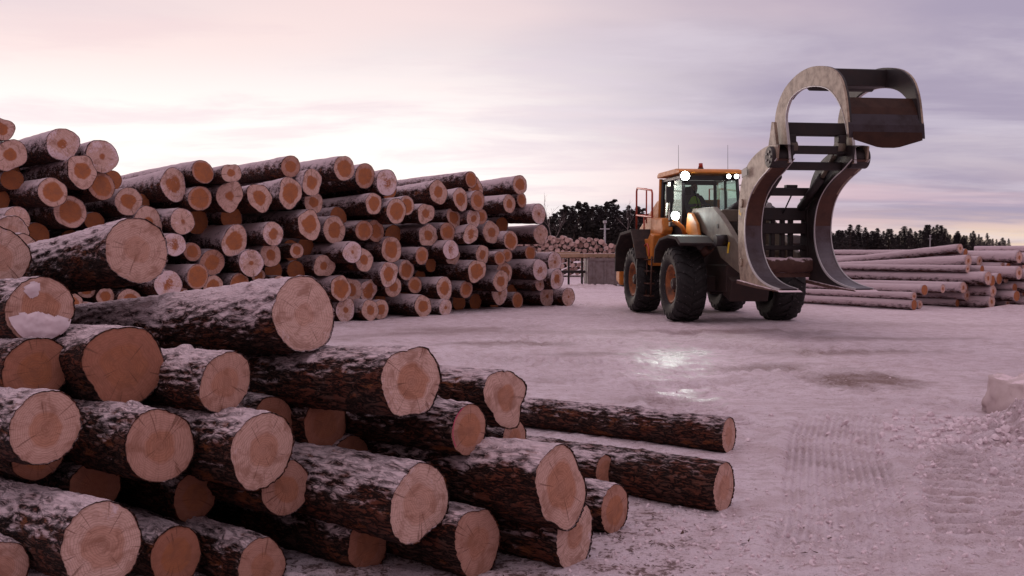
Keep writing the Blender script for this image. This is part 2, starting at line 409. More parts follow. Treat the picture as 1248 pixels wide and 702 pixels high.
    def build(s, name, mat, parent=None):
        me = s.mesh(name); me.materials.append(mat if not isinstance(mat, str) else M[mat])
        return link(bpy.data.objects.new(name, me), parent)

# ------------------------------------------------------------------ ground
def axis(dense, fine, lo, hi, grow):
    a, b = dense; xs = list(np.arange(a, b + 1e-6, fine)); st = fine
    while xs[-1] < hi: st *= grow; xs.append(xs[-1] + st)
    st = fine
    while xs[0] > lo: st *= grow; xs.insert(0, xs[0] - st)
    return np.array(xs)
gx = axis((.2, 4.9), .012, -2500, 2500, 1.07)
gy = axis((4.8, 9.6), .012, -1500, 4500, 1.045)
X, Y = np.meshgrid(gx, gy)
def path_dist(path):
    best = np.full(X.shape, 1e9); s_at = np.zeros(X.shape); off = np.zeros(X.shape); s0 = 0
    P = [np.array(p, float) for p in path]; Q = []
    for i in range(len(P) - 1):                        # Catmull-Rom
        p0, p1, p2, p3 = P[max(i - 1, 0)], P[i], P[i + 1], P[min(i + 2, len(P) - 1)]
        for u in np.linspace(0, 1, 8, endpoint=False):
            Q.append(.5 * (2 * p1 + (p2 - p0) * u + (2 * p0 - 5 * p1 + 4 * p2 - p3) * u * u + (3 * p1 - p0 - 3 * p2 + p3) * u**3))
    Q.append(P[-1])
    for a, b in zip(Q, Q[1:]):
        d = b - a; L = np.hypot(*d) + 1e-9; d = d / L
        rx, ry = X - a[0], Y - a[1]
        t = np.clip(rx * d[0] + ry * d[1], 0, L); sd = rx * -d[1] + ry * d[0]
        ds = np.hypot(rx - t * d[0], ry - t * d[1])
        m = ds < best
        best = np.where(m, ds, best); s_at = np.where(m, s0 + t, s_at); off = np.where(m, np.sign(sd) * ds, off); s0 += L
    return best, s_at, off
near = np.exp(-((np.hypot(X, Y)) / 60)**2)
Hh = near * (.05 * fbm(X * .22, Y * .22, X * 0, 3, 3) + .022 * fbm(X * .9, Y * .9, X * 0, 3, 9))
clod = np.abs(fbm(X * 7, Y * 7, X * 0 + 2.2, 3, 21)); cmask = np.clip(.5 + 1.2 * fbm(X * .5, Y * .5, X * 0 + 4, 3, 5), .15, 1)
Hh += near * cmask * (.05 * clod + .034 * fbm(X * 17, Y * 17, X * 0 + 1, 3, 31))
dirt_shade = np.clip(.9 * fbm(X * .28, Y * .55, X * 0 + 7, 4, 41) - .12, 0, 1) * .8
paths = [([(1.35, 3.9), (1.75, 5.2), (2.1, 6.2), (2.45, 7.4), (2.95, 9.0), (3.6, 10.6), (4.8, 12.6), (7, 15)], .42, 'rib'),
         ([(2.3, 4.0), (2.75, 5.4), (3.35, 7.0), (4.2, 8.4), (5.8, 10.2), (10, 12.4)], .40, 'lug'),
         ([(3.9, 22), (3.0, 18.5), (2.3, 15), (1.9, 12.2), (1.9, 10), (2.0, 9.0)], .42, 'lug'),
         ([(6.2, 22), (5.6, 18.5), (4.9, 15.6), (4.0, 13.0), (4.2, 11.4), (5.8, 10.4), (8.5, 10.2)], .42, 'lug'),
         ([(-3, 20.5), (1, 18.2), (4, 17.0), (8, 17.2), (14, 19)], .5, 'lug'),
         ([(-4, 17.5), (-1, 15.5), (2, 14.2), (5, 14.0), (9, 15), (15, 17)], .5, 'lug')]
for k, (pth, hw, kind) in enumerate(paths):
    d, s, off = path_dist(pth)
    wob = fbm(X * 1.7, Y * 1.7, X * 0 + k, 3, 60 + k); pres = np.clip(.55 + 1.7 * fbm(X * .6, Y * .6, X * 0 + 3 * k, 2, 70 + k), 0, 1)
    if kind == 'rib': pres = np.clip(.85 + .45 * wob, .5, 1) * np.clip((Y - 4.6 + .5 * wob) / 2.2, .2, 1) * np.clip((11.5 - Y + .5 * wob) / 3, 0, 1)
    inside = np.clip((hw - d) / .06, 0, 1)
    rim = np.exp(-((d - hw - .05) / .07)**2)
    Hh += near * (rim * (.02 + .03 * wob) * pres - inside * .02 * pres)
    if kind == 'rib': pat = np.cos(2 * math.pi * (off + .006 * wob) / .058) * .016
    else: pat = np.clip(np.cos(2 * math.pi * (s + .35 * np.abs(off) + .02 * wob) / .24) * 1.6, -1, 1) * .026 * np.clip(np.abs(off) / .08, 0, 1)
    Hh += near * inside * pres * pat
    dirt_shade += inside * pres * .05 * np.clip(1 + 2 * wob, 0, 2) + inside * pres * (.15 if kind == 'rib' else .20) * np.clip(-pat / .012, 0, 1) * np.clip(.9 + 1.5 * wob, .1, 1.5) * np.exp(-np.clip(Y - 9, 0, 99) / 5)  # tyre grime, plus groove shade painted dark where the tread pattern dips
def blob(x, y, rx, ry, ang=0):
    c, s_ = math.cos(ang), math.sin(ang); a = (X - x) * c + (Y - y) * s_; b = -(X - x) * s_ + (Y - y) * c
    return np.clip(1.35 - np.hypot(a / rx, b / ry) + 1.0 * fbm(X * 2.2, Y * 3.2, X * 0 + x, 5, 11, .6), 0, 1)
dirt_shade += 1.0 * blob(4.55, 12.7, .66, .9) + .5 * blob(4.0, 20.4, 2.4, .5) + .5 * blob(-1.0, 20.8, 1.6, .4, .3) + .5 * blob(7.2, 18.6, 1.6, .3) + .6 * blob(5.6, 16.2, 1.5, .5, .1) + .55 * blob(1.5, 15.8, 1.1, .3, .2) + .7 * blob(-.2, 17.4, 1.3, .35) + .65 * blob(3.6, 14.2, .8, .35, .5) + .4 * blob(-2.2, 19.5, 2, .5, .5) + .35 * blob(1.5, 11, .6, .3)
ice = np.clip(blob(2.45, 15.4, .75, 2.7, -.12) + .8 * blob(2.1, 11.3, .4, .8) + .5 * blob(.6, 9.6, .5, .3), 0, 1)
Hh = Hh * (1 - .85 * ice)
deb = .75 * np.clip(1.1 - np.maximum(np.maximum((X - .7) / .9, 0), np.maximum((Y - 5.9) / 1.3, 0)) , 0, 1) * ((X < 3) & (Y < 9))
deb = np.maximum(deb, np.exp(-(((X * .76 - Y * .65) - (-17.9)) / .9)**2) * .7 * (Y > 15) * (Y < 31))
# ploughed heap on the right
hp = np.clip(1 - np.hypot((X - 5.25) / 1.35, (Y - 9.0) / 1.05), 0, 1); hp = hp * hp * (3 - 2 * hp)
lump = np.abs(fbm(X * 3.2, Y * 3.2, X * 0 + 6, 4, 91)); lump2 = fbm(X * 9, Y * 9, X * 0 + 6, 3, 93)
lump3 = np.abs(fbm(X * 14, Y * 14, X * 0 + 1, 3, 95))
Hh += hp * (.30 + .42 * (lump - .2) + .09 * lump2) + np.clip(hp * 3, 0, 1) * .06 * lump3
hp2 = np.clip(1 - np.hypot((X - 13.6) / 1.6, (Y - 26.6) / .8), 0, 1); Hh += hp2 * (.22 + .2 * lump)
hp3 = np.clip(1 - np.hypot((X - 3.2) / 2.6, (Y - 43.6) / .9), 0, 1); Hh += hp3 * (.3 + .3 * lump)
dirt_shade += hp * .12 + hp2 * .5 + hp3 * .45
def flat_under(x0, x1, y0, y1):
    global Hh
    m = np.clip(np.minimum(np.minimum(X - x0, x1 - X), np.minimum(Y - y0, y1 - Y)) / .5 + 1, 0, 1); Hh = Hh * (1 - m)
Hfun = Hh
ny, nx = X.shape
idx = np.arange(nx * ny).reshape(ny, nx)
quads = np.stack([idx[:-1, :-1], idx[:-1, 1:], idx[1:, 1:], idx[1:, :-1]], -1).reshape(-1, 4)
me = bpy.data.meshes.new('ground')
me.vertices.add(nx * ny); me.vertices.foreach_set('co', np.stack([X, Y, Hh], -1).astype(np.float32).ravel())
me.loops.add(quads.size); me.loops.foreach_set('vertex_index', quads.astype(np.int32).ravel())
me.polygons.add(len(quads)); me.polygons.foreach_set('loop_start', np.arange(0, quads.size, 4, dtype=np.int32))
me.polygons.foreach_set('use_smooth', np.ones(len(quads), dtype=bool))
for nme, a in (('dirt_shade', np.clip(dirt_shade, 0, 1)), ('ice', ice), ('debris', deb)):
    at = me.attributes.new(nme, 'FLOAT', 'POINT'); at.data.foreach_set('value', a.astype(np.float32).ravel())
me.update(); me.validate(); me.materials.append(M['ground'])
tag(link(bpy.data.objects.new('ground', me)), kind='structure')
def ground_z(x, y):
    i = int(np.clip(np.searchsorted(gx, x), 1, nx - 1)); j = int(np.clip(np.searchsorted(gy, y), 1, ny - 1))
    return float(Hh[j - 1:j + 1, i - 1:i + 1].mean())

# ------------------------------------------------------------------ logs
def log_meshes(seed, segs, rings, L=4.5, flute=.04, amp=.01, taper=.12, bow=.02, oval=.03, nring=7, r=.2, finest=True):
    """unit: radius r, front end at the origin, running down -x; returns bark mesh and cut_end mesh"""
    g = np.random.default_rng(seed)
    th = np.linspace(0, 2 * np.pi, segs, endpoint=False)
    S_ = sum(g.uniform(.1, 1) * np.cos(k * th + g.uniform(0, 6.28)) / (k - 1)**.8 for k in (2, 3, 4, 5, 6))
    S_ = S_ / np.abs(S_).max()
    ov = oval * np.cos(2 * th + g.uniform(0, 6.28))
    t = np.linspace(0, 1, rings)**1.25; x = -t * L
    TH, XX = np.meshgrid(th, x)
    fl = np.exp(XX / .45)
    Rr = r * (1 - taper * (-XX / L)) * (1 + flute * S_[None, :] * (.25 + .75 * fl) + ov[None, :] + flute * .5 * fl)
    cy_, cz_ = np.cos(TH) * Rr, np.sin(TH) * Rr
    so = seed * 1.37
    d = fbm(XX * 2.2 + so, cy_ * 6, cz_ * 6, 3, seed) * .6
    if finest:
        rg = 1 - 2 * np.abs(vnoise(XX * 9 + so, cy_ * 30, cz_ * 30, seed + 9)); rg2 = vnoise(XX * 24 + so, cy_ * 60, cz_ * 60, seed + 5)
        d = d + .55 * rg + .4 * rg2
    # knots / branch stubs
    for _ in range(int(g.integers(2, 6))):
        kx, kt = -g.uniform(.2, L * .9), g.uniform(0, 6.28)
        dd = ((XX - kx) / .05)**2 + ((np.angle(np.exp(1j * (TH - kt))) * r) / .045)**2
        d = d + 2.0 * np.exp(-dd)
    Rr = Rr + d * amp * (1 - .6 * np.exp(XX / .06))
    bx = bow * L * .25 * np.sin(np.pi * t) * g.choice([-1, 1])
    jx = np.zeros_like(XX); jx[0] = g.uniform(-.006, .004, segs)
    V = np.stack([XX + jx, np.cos(TH) * Rr + bx[:, None], np.sin(TH) * Rr], -1).reshape(-1, 3)
    I = np.arange(segs * rings).reshape(rings, segs); J = np.roll(I, -1, 1)
    Fq = np.stack([I[:-1], J[:-1], J[1:], I[1:]], -1).reshape(-1, 4).tolist()
    back = list(map(int, I[-1])); Fq.append(back)
    # inner lip: bark thickness at the sawn end
    rim = Rr[0] * .965
    n0 = len(V); lip = np.stack([np.full(segs, -.012), np.cos(th) * rim, np.sin(th) * rim], -1)
    V = np.concatenate([V, lip]); K = n0 + np.arange(segs); K2 = np.roll(K, -1)
    Fq += np.stack([K, K2, J[0], I[0]], -1).tolist()
    bk = mesh_np('bark', V, Fq)
    # cut face
    rimc = Rr[0] * .982; mean = rimc.mean()
    Vc = [(-.004, 0, 0)]; ra = [0.]
    for k in range(1, nring + 1):
        q = k / nring; rk = q * ((1 - q) * mean + q * rimc)
        for a, b in zip(th, rk): Vc.append((-.004 + (.001 if k < nring else -.004), math.cos(a) * b, math.sin(a) * b)); ra.append(q)
    Fc = [(0, 1 + i, 1 + (i + 1) % segs) for i in range(segs)]
    for k in range(nring - 1):
        a0 = 1 + k * segs; b0 = a0 + segs
        Fc += [(a0 + i, b0 + i, b0 + (i + 1) % segs, a0 + (i + 1) % segs) for i in range(segs)]
    ct = mesh_np('cut_end', Vc, Fc, attrs={'rad': ra})
    bk.materials.append(M['bark']); ct.materials.append(M['cut'])
    return bk, ct

def put_log(meshes, P, n, r, r_mesh, label, group=None, roll=0.0, sx=1.0, heart=.55, frost=0.0, mixsap=.5, snow=.0, con=1.0):
    """front end centre P, outward axis n (unit); parts share mesh data"""
    n = Vector(n).normalized()
    yaw = math.atan2(n.y, n.x); til = math.asin(max(-1, min(1, n.z)))
    e = bpy.data.objects.new('log', None); e.empty_display_size = .1
    COL.objects.link(e)
    e.location = P; e.rotation_euler = Euler((0, -til, yaw)); k = r / r_mesh
    tag(e, label, 'log', group)
    for me_, nm in zip(meshes, ('bark', 'cut_end')):
        o = bpy.data.objects.new(nm, me_); COL.objects.link(o); o.parent = e
        o.scale = (sx, k, k); o.rotation_euler = (roll, 0, 0)
        o.color = (heart, frost, snow if nm == 'bark' else mixsap, con)
    return e

FPX = 1248 * 35 / 36
def pray(px, py):
    x = (px - 624) / FPX; y = -(py - 351) / FPX; c, s = math.cos(PITCH), math.sin(PITCH)
    return np.array([x, c + y * s, -s + y * c])
CAMP = np.array([0, 0, CAM_H])
def at_depth(px, py, Yd):
    r = pray(px, py); return CAMP + r * (Yd / r[1])
def on_plane(px, py, pt, nrm):
    r = pray(px, py); t = np.dot(np.array(pt) - CAMP, nrm) / np.dot(r, nrm); return CAMP + r * t

def relax(C, rad, iters=220, anchor=.03, slack=.97):
    """C (n,2) centres in the stack's cross-section; push overlapping rounds apart, keep them on the ground"""
    C = C.copy(); A = C.copy(); n = len(C)
    for it in range(iters):
        d = C[:, None] - C[None]; L = np.hypot(d[..., 0], d[..., 1]) + np.eye(n)
        ov = (rad[:, None] + rad[None]) * slack - L; ov[np.arange(n), np.arange(n)] = 0
        ov = np.clip(ov, 0, None)
        mv = (d / L[..., None] * ov[..., None] * .35).sum(1)
        C = C + mv + (A - C) * anchor
        C[:, 1] = np.maximum(C[:, 1], rad)
    return C
def fill(C, rad, u0, u1, top, rng, tries, rr, want, slack=.96):
    C = [tuple(c) for c in C]; rad = list(rad); new = []
    for _ in range(tries):
        if len(new) >= want: break
        u = rng.uniform(u0, u1); r = rng.uniform(*rr); t = top(u) - r
        if t < r: continue
        z = rng.uniform(r, t)
        a = np.array(C); q = np.array(rad)
        gap = (np.hypot(a[:, 0] - u, a[:, 1] - z) - q).min()
        if gap < r * slack:
            if gap > rr[0]: r = gap / slack
            else: continue
        z = max(z, r)
        C.append((u, z)); rad.append(r); new.append((u, z, r))
    return new

# ---- tall stack on the left (traced log ends, then ends set back in the gaps)
Z1 = (0, 130, 3.9); Z6 = (230, 180, 3.19); Z7 = (440, 190, 3.343)
T2 = []   # (px, py, w, h, class) r ringed, f fluted, o orange, p pale, d set back
for (ox, oy, sc), rows in ((Z1, [
    (10, 110, 60, 110, 'f'), (55, 245, 120, 150, 'f'), (305, 190, 130, 150, 'p'), (480, 240, 150, 150, 'p'), (405, 300, 140, 145, 'f'), (470, 370, 110, 130, 'o'), (537, 360, 70, 90, 'd'),
    (225, 400, 150, 135, 'r'), (55, 370, 100, 100, 'd'), (15, 410, 70, 100, 'd'), (335, 500, 150, 150, 'r'), (85, 530, 110, 110, 'p'), (450, 545, 100, 90, 'd'), (610, 440, 115, 130, 'r'),
    (685, 440, 90, 90, 'd'), (820, 410, 120, 140, 'f'), (965, 310, 85, 110, 'o'), (935, 425, 100, 120, 'o'), (1080, 410, 135, 140, 'f'), (1110, 340, 90, 95, 'f'), (1230, 440, 80, 130, 'f'),
    (860, 545, 130, 120, 'p'), (950, 550, 80, 120, 'd'), (1105, 520, 120, 110, 'd'), (1110, 630, 110, 140, 'f'), (720, 540, 150, 140, 'f'), (830, 655, 80, 110, 'p'), (915, 690, 80, 90, 'o'),
    (1010, 740, 110, 125, 'o'), (940, 808, 120, 115, 'o'), (1145, 825, 110, 100, 'o'), (800, 845, 150, 135, 'p'), (610, 690, 110, 110, 'd'), (520, 620, 100, 100, 'd'), (180, 610, 110, 110, 'd')]),
  (Z6, [(395, 175, 85, 110, 'f'), (410, 90, 60, 85, 'o'), (468, 120, 70, 95, 'f'), (605, 80, 65, 95, 'r'), (712, 120, 60, 95, 'o'), (745, 125, 60, 100, 'p'), (485, 210, 65, 85, 'r'), (720, 218, 60, 80, 'r'),
    (330, 340, 80, 90, 'p'), (318, 412, 75, 90, 'r'), (235, 455, 85, 105, 'p'), (330, 478, 80, 75, 'd'), (470, 300, 95, 110, 'f'), (580, 280, 75, 75, 'd'), (572, 345, 75, 110, 'r'), (625, 378, 60, 85, 'p'),
    (705, 320, 70, 85, 'o'), (680, 435, 80, 90, 'f'), (525, 455, 70, 90, 'f'), (598, 548, 70, 95, 'r'), (660, 567, 60, 100, 'f'), (610, 640, 60, 90, 'p'), (722, 637, 55, 80, 'r'), (790, 530, 60, 80, 'r'),
    (470, 385, 65, 70, 'd'), (757, 580, 50, 60, 'd'), (400, 400, 70, 80, 'd'), (420, 480, 70, 80, 'd')]),
  (Z7, [(110, 160, 70, 75, 'd'), (143, 228, 70, 100, 'r'), (192, 180, 55, 75, 'r'), (316, 148, 55, 95, 'r'), (455, 100, 40, 65, 'o'), (445, 150, 50, 85, 'f'), (487, 170, 45, 80, 'o'), (410, 205, 55, 85, 'f'),
    (265, 235, 60, 85, 'f'), (450, 240, 45, 75, 'p'), (490, 248, 40, 65, 'o'), (35, 300, 75, 85, 'o'), (140, 325, 70, 85, 'd'), (272, 325, 70, 95, 'f'), (365, 320, 60, 80, 'o'), (383, 270, 60, 75, 'f'),
    (432, 295, 60, 80, 'f'), (580, 275, 45, 65, 'd'), (540, 318, 60, 90, 'r'), (602, 342, 55, 78, 'r'), (125, 382, 75, 110, 'r'), (248, 408, 55, 70, 'o'), (355, 402, 60, 80, 'f'), (393, 372, 50, 80, 'p'),
    (502, 405, 50, 75, 'r'), (560, 415, 40, 60, 'o'), (597, 405, 38, 55, 'o'), (600, 470, 45, 85, 'r'), (690, 400, 42, 60, 'o'), (188, 468, 65, 80, 'r'), (138, 515, 65, 95, 'f'), (237, 475, 40, 60, 'd'),
    (282, 462, 50, 55, 'd'), (217, 533, 55, 70, 'o'), (335, 552, 65, 90, 'f'), (430, 543, 50, 70, 'o'), (468, 463, 55, 95, 'f'), (512, 465, 40, 60, 'd'), (548, 552, 45, 98, 'p'), (583, 520, 50, 85, 'r'),
    (625, 540, 42, 65, 'd'), (732, 465, 45, 85, 'p'), (785, 450, 45, 80, 'p'), (735, 525, 40, 55, 'p'), (790, 520, 38, 80, 'p'), (770, 590, 45, 82, 'p'), (830, 575, 40, 75, 'p'), (55, 633, 55, 80, 'r'),
    (275, 632, 60, 88, 'r'), (325, 625, 45, 68, 'p'), (475, 620, 45, 65, 'd'), (555, 612, 40, 60, 'd'), (628, 602, 38, 65, 'o'), (5, 560, 45, 90, 'f'), (90, 575, 45, 60, 'd'), (648, 117, 40, 78, 'r'),
    (605, 195, 50, 72, 'r'), (655, 180, 38, 58, 'o'), (720, 242, 40, 80, 'p'), (733, 320, 40, 80, 'p'), (400, 600, 50, 70, 'd'), (160, 600, 50, 70, 'd')])):
    T2 += [(ox + x / sc, oy + y / sc, w_ / sc, h_ / sc, c) for x, y, w_, h_, c in rows]
AX2 = np.array([-.715, .70, 0]); AX2 /= np.linalg.norm(AX2); PP2 = np.array([AX2[1], -AX2[0], 0])
FD2 = np.array([5.65, 6.56, 0]); FD2 /= np.linalg.norm(FD2); FN2 = np.array([FD2[1], -FD2[0], 0]); F02 = np.array([-4.05, 22.89, 0])
rng = np.random.default_rng(5)
C2, r2, s2 = [], [], []
for px, py, w_, h_, c in T2:
    s = rng.uniform(.7, 1.2) if c == 'd' else rng.uniform(-.3, .38)
    P = on_plane(px, py, F02 + AX2 * s, FN2)
    r = .5 * h_ * np.dot(P - CAMP, [0, 1, 0]) / FPX
    C2.append((P @ PP2, P[2])); r2.append(min(max(r, .13), .31)); s2.append(s)
C2 = relax(np.array(C2), np.array(r2)); r2 = np.array(r2)
env = [(u, z + r) for (u, z), r in zip(C2, r2)]
def top2(u):
    k = [z for uu, z in env if abs(uu - u) < .7]
    return (max(k) - .12) if k else (3.5 if u < 5 else 0)
u_lim = float(np.array([-4.05, 22.89, 0]) @ PP2)
low2 = fill(C2, r2, C2[:, 0].min() - 1.0, u_lim, lambda u: 1.9, np.random.default_rng(23), 9000, (.15, .24), 48)
C2f = np.concatenate([C2, np.array([(u, z) for u, z, r in low2])]); r2f = np.concatenate([r2, [r for u, z, r in low2]])
fl2 = fill(C2f, r2f, 1.8, C2[:, 0].max(), top2, np.random.default_rng(3), 9000, (.11, .22), 75)
VAR = {c: [log_meshes(100 + 17 * k + ord(c), 44, 30, 4.8, flute=f, amp=.012, taper=.14, oval=.055, finest=True) for k in range(n)]
       for c, f, n in (('r', .055, 4), ('f', .15, 6), ('o', .015, 3), ('p', .07, 4), ('d', .06, 3))}
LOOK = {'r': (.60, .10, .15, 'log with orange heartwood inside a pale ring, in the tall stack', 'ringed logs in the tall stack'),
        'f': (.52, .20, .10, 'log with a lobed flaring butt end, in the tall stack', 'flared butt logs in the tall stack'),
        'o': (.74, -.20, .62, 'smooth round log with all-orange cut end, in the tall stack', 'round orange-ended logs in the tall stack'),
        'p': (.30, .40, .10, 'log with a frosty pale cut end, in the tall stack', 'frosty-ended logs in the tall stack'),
        'd': (1.25, -.5, .6, 'log set back in a shadowed gap of the tall stack', 'recessed logs in the tall stack')}  # dark all-heart ends: gap shade put into the wood colour
def face2(u, z, s):
    # point on the face plane with cross-section coordinate u, pushed back s along the axis
    k = (u - F02 @ PP2) / (FD2 @ PP2)
    P = F02 + FD2 * k + AX2 * s; return Vector((P[0], P[1], z))
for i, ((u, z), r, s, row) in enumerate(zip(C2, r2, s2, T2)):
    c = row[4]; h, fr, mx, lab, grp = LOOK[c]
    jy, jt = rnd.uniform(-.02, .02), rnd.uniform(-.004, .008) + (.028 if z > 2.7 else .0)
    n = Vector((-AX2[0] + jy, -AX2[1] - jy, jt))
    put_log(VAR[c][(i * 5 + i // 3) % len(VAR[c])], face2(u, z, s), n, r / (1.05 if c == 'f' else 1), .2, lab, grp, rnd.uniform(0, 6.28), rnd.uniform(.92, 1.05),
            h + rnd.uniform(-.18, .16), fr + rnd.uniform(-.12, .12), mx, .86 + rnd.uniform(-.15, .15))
for i, (u, z, r) in enumerate(low2):
    h, fr, mx, lab, grp = LOOK['r']
    put_log(VAR['r'][i % 4], face2(u, z, rnd.uniform(.0, .5)), -AX2, r, .2, 'log low in the tall stack, sheltered behind the near pile', 'sheltered lower logs of the tall stack', rnd.uniform(0, 6.28), .95, h, fr, mx, .2)
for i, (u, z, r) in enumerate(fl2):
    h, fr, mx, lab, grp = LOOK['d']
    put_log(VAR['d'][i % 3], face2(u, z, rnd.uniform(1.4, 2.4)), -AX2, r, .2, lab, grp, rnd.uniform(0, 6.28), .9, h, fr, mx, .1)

# ---- near pile: individual logs
NEAR = [  # px, py, height px, depth, heart, frost, snow on bark, flute, oval, tilt deg, label
    (168, 305, 82, 6.0, .40, .05, .45, .05, .03, 6.5, 'thick log with snowy furrowed bark, topmost at the near pile\'s high end'),
    (372, 384, 94, 5.4, .30, .16, .62, .04, .03, 5.0, 'big snow-plastered log lying on top of the near pile, pale clean cut end'),
    (52, 382, 84, 5.2, .55, .02, .10, .02, .04, 2.5, 'log with a thick crust of snow across its cut end'),
    (148, 452, 98, 5.1, .62, -.35, .12, .16, .05, 2.0, 'log with lobed dark brown cut end under the snow-plastered log'),
    (37, 450, 82, 5.0, .70, -.30, .05, .05, .04, 1.5, 'dull brown-ended log wedged below the snow-crusted cut end'),
    (75, 504, 90, 4.5, .45, .02, .18, .03, .02, 3.5, 'evenly round pale-ended log jutting from the near pile'),
    (276, 467, 72, 5.1, .50, -.05, .28, .10, .06, 2.0, 'short-jutting squarish log end with frosty bark below the snow-plastered log'),
    (503, 471, 92, 5.1, .52, .20, .06, .08, .08, 2.5, 'dark-barked log with brown heart and whitish frosted ring, on top of near pile'),
    (574, 527, 64, 5.3, .66, -.15, .05, .02, .02, 1.5, 'reddish-barked log with round orange end and a pink paint edge'),
    (617, 485, 68, 5.65, .45, .08, .12, .20, .05, 1.5, 'log with deeply cleft heart-shaped cut end above the pink-edged log'),
    (628, 534, 46, 6.2, .5, -.1, .10, .05, .03, 0, 'small log half hidden under the log with the cleft cut end'),
    (197, 545, 92, 4.75, .45, -.08, .10, .05, .04, 1.5, 'grey-barked log with rust-coloured round end beside the ringed log'),
    (322, 550, 92, 4.9, .48, .08, .15, .07, .04, 1.5, 'mossy-barked log with a white snow fleck on its ringed cut end'),
    (335, 522, 66, 5.5, .60, -.25, 0, .04, .03, 0, 'shadowed log end peeking over the mossy-barked log'),
    (393, 522, 66, 5.6, .70, -.35, 0, .10, .06, 0, 'dim angular brown log end deep in the near pile'),
    (436, 560, 60, 5.75, .7, -.3, 0, .04, .04, 0, 'dim log end under the dark-barked log'),
    (338, 604, 72, 5.05, .5, -.1, .05, .05, .04, 0, 'log directly beneath the mossy-barked log'),
    (512, 613, 96, 4.9, .52, .20, .16, .10, .06, 1.0, 'log with frosty angular cut end and orange flaking bark'),
    (676, 598, 98, 5.05, .58, .06, .24, .13, .08, 1.5, 'log with a long lobed cut end at the low end of the near pile'),
    (750, 621, 62, 5.85, .62, -.15, .12, .02, .03, 0, 'smooth oval-ended log lying on the snow beside the pile'),
    (738, 574, 40, 6.7, .60, -.2, .15, .03, .03, 0, 'peeled orange-patched log behind the smooth oval-ended log'),
    (700, 652, 80, 5.25, .42, .16, .10, .06, .05, 0, 'bottom log with white-flecked cut end on the trampled snow'),
    (580, 662, 84, 5.05, .46, -.10, .06, .09, .06, 0, 'bottom log with tapering reddish cut end in the near pile'),
    (320, 676, 70, 4.85, .48, -.12, .03, .05, .05, 0, 'bottom log with plain brown end below the mossy-barked log'),
    (150, 656, 104, 4.3, .50, .16, .20, .05, .03, 2.5, 'thick log jutting out low, frost crystals at its upper rim'),
    (215, 676, 72, 4.75, .70, -.3, 0, .04, .03, 0, 'shadowed log end beside the thick low log'),
    (4, 692, 66, 4.2, .5, 0, .05, .03, .03, 0, 'round bottom log below the thick low log'),
    (452, 668, 66, 5.2, .6, -.25, .02, .05, .04, 0, 'dark bottom log under the frosty angular-ended log'),
    (42, 566, 64, 4.9, .7, -.3, 0, .04, .03, 0, 'brown log end under the evenly round pale-ended log'),
    (112, 596, 66, 5.1, .7, -.35, 0, .04, .03, 0, 'dim log end above the thick low log'),
    (12, 285, 40, 8.4, .4, .15, .15, .05, .03, 0, 'snow-pale log on the far shoulder of the near pile'),
    (28, 303, 42, 7.9, .35, .2, .15, .06, .03, 0, 'broad pale log end behind the topmost furrowed log'),
    (-6, 322, 74, 5.9, .45, .15, .12, .04, .03, 3, 'pinkish-ended log above the snow-crusted cut end'),
    (255, 610, 60, 5.3, .6, -.3, 0, .05, .03, 0, 'dark log in the hollow behind the mossy-barked log'),
    (60, 625, 60, 5.0, .6, -.3, 0, .05, .03, 0, 'hidden log behind the thick low log'),
]
AXN = np.array([-.76, .65, 0]); AXN /= np.linalg.norm(AXN); PPN = np.array([AXN[1], -AXN[0], 0])
CN, rn, sN = [], [], []
for row in NEAR:
    P = at_depth(row[0], row[1], row[3]); r = .485 * row[2] * row[3] / FPX
    CN.append((P @ PPN, P[2])); rn.append(r); sN.append(P @ AXN)
CN = np.array(CN); rn = np.array(rn)
CN = relax(CN, rn, 300, .05, .95)
near_logs = []
for i, row in enumerate(NEAR):
    u, z = CN[i]; P = PPN * u + AXN * sN[i]
    L = 3.6 + .5 * rnd.random()
    t = R(row[9]); bendy = rnd.uniform(-.05, .05)
    n = Vector((-AXN[0] + bendy, -AXN[1] - bendy, 0)).normalized() * math.cos(t); n.z = math.sin(t)
    hid = row[5] <= -.25
    ms = log_meshes(500 + i * 7, 64 if hid else 112, 60 if hid else 190, L, flute=row[7], amp=.015, taper=.13, oval=row[8], r=rn[i], bow=.01)
    e = put_log(ms, Vector((P[0], P[1], z)), n, rn[i], rn[i], row[10], None, rnd.uniform(0, 6.28), 1.0, row[4] if row[5] > -.28 else .55, row[5], min(1.0, max(.12, .40 - 2.2 * row[5])), row[6] + .28, rnd.uniform(.3, .7))
    near_logs.append(e)
    if i == 8:   # painted rim mark
        a0 = 1.9
        mbp = MB(); prof = []
        for k in range(13):
            a = R(120 + k * 10); 
            mbp.box((-.004, 0, 0), (.004, .001, .001))
        mbp.bm.clear()
        rr0 = rn[i]
        A = [( math.cos(R(110 + k * 8)) * rr0 * 1.00, math.sin(R(110 + k * 8)) * rr0 * 1.0) for k in range(14)]
        B = [( math.cos(R(110 + k * 8)) * rr0 * .955, math.sin(R(110 + k * 8)) * rr0 * .955) for k in range(14)]
        va = [mbp.bm.verts.new((.002, -p[0] * -1, p[1])) for p in A]; vb = [mbp.bm.verts.new((.002, -p[0] * -1, p[1])) for p in B]
        for k in range(13): mbp.bm.faces.new([va[k], va[k + 1], vb[k + 1], vb[k]])
        M['pink'] = plain('pink_paint', (.55, .05, .14), .6)
        mbp.build('paint_mark', 'pink', e)

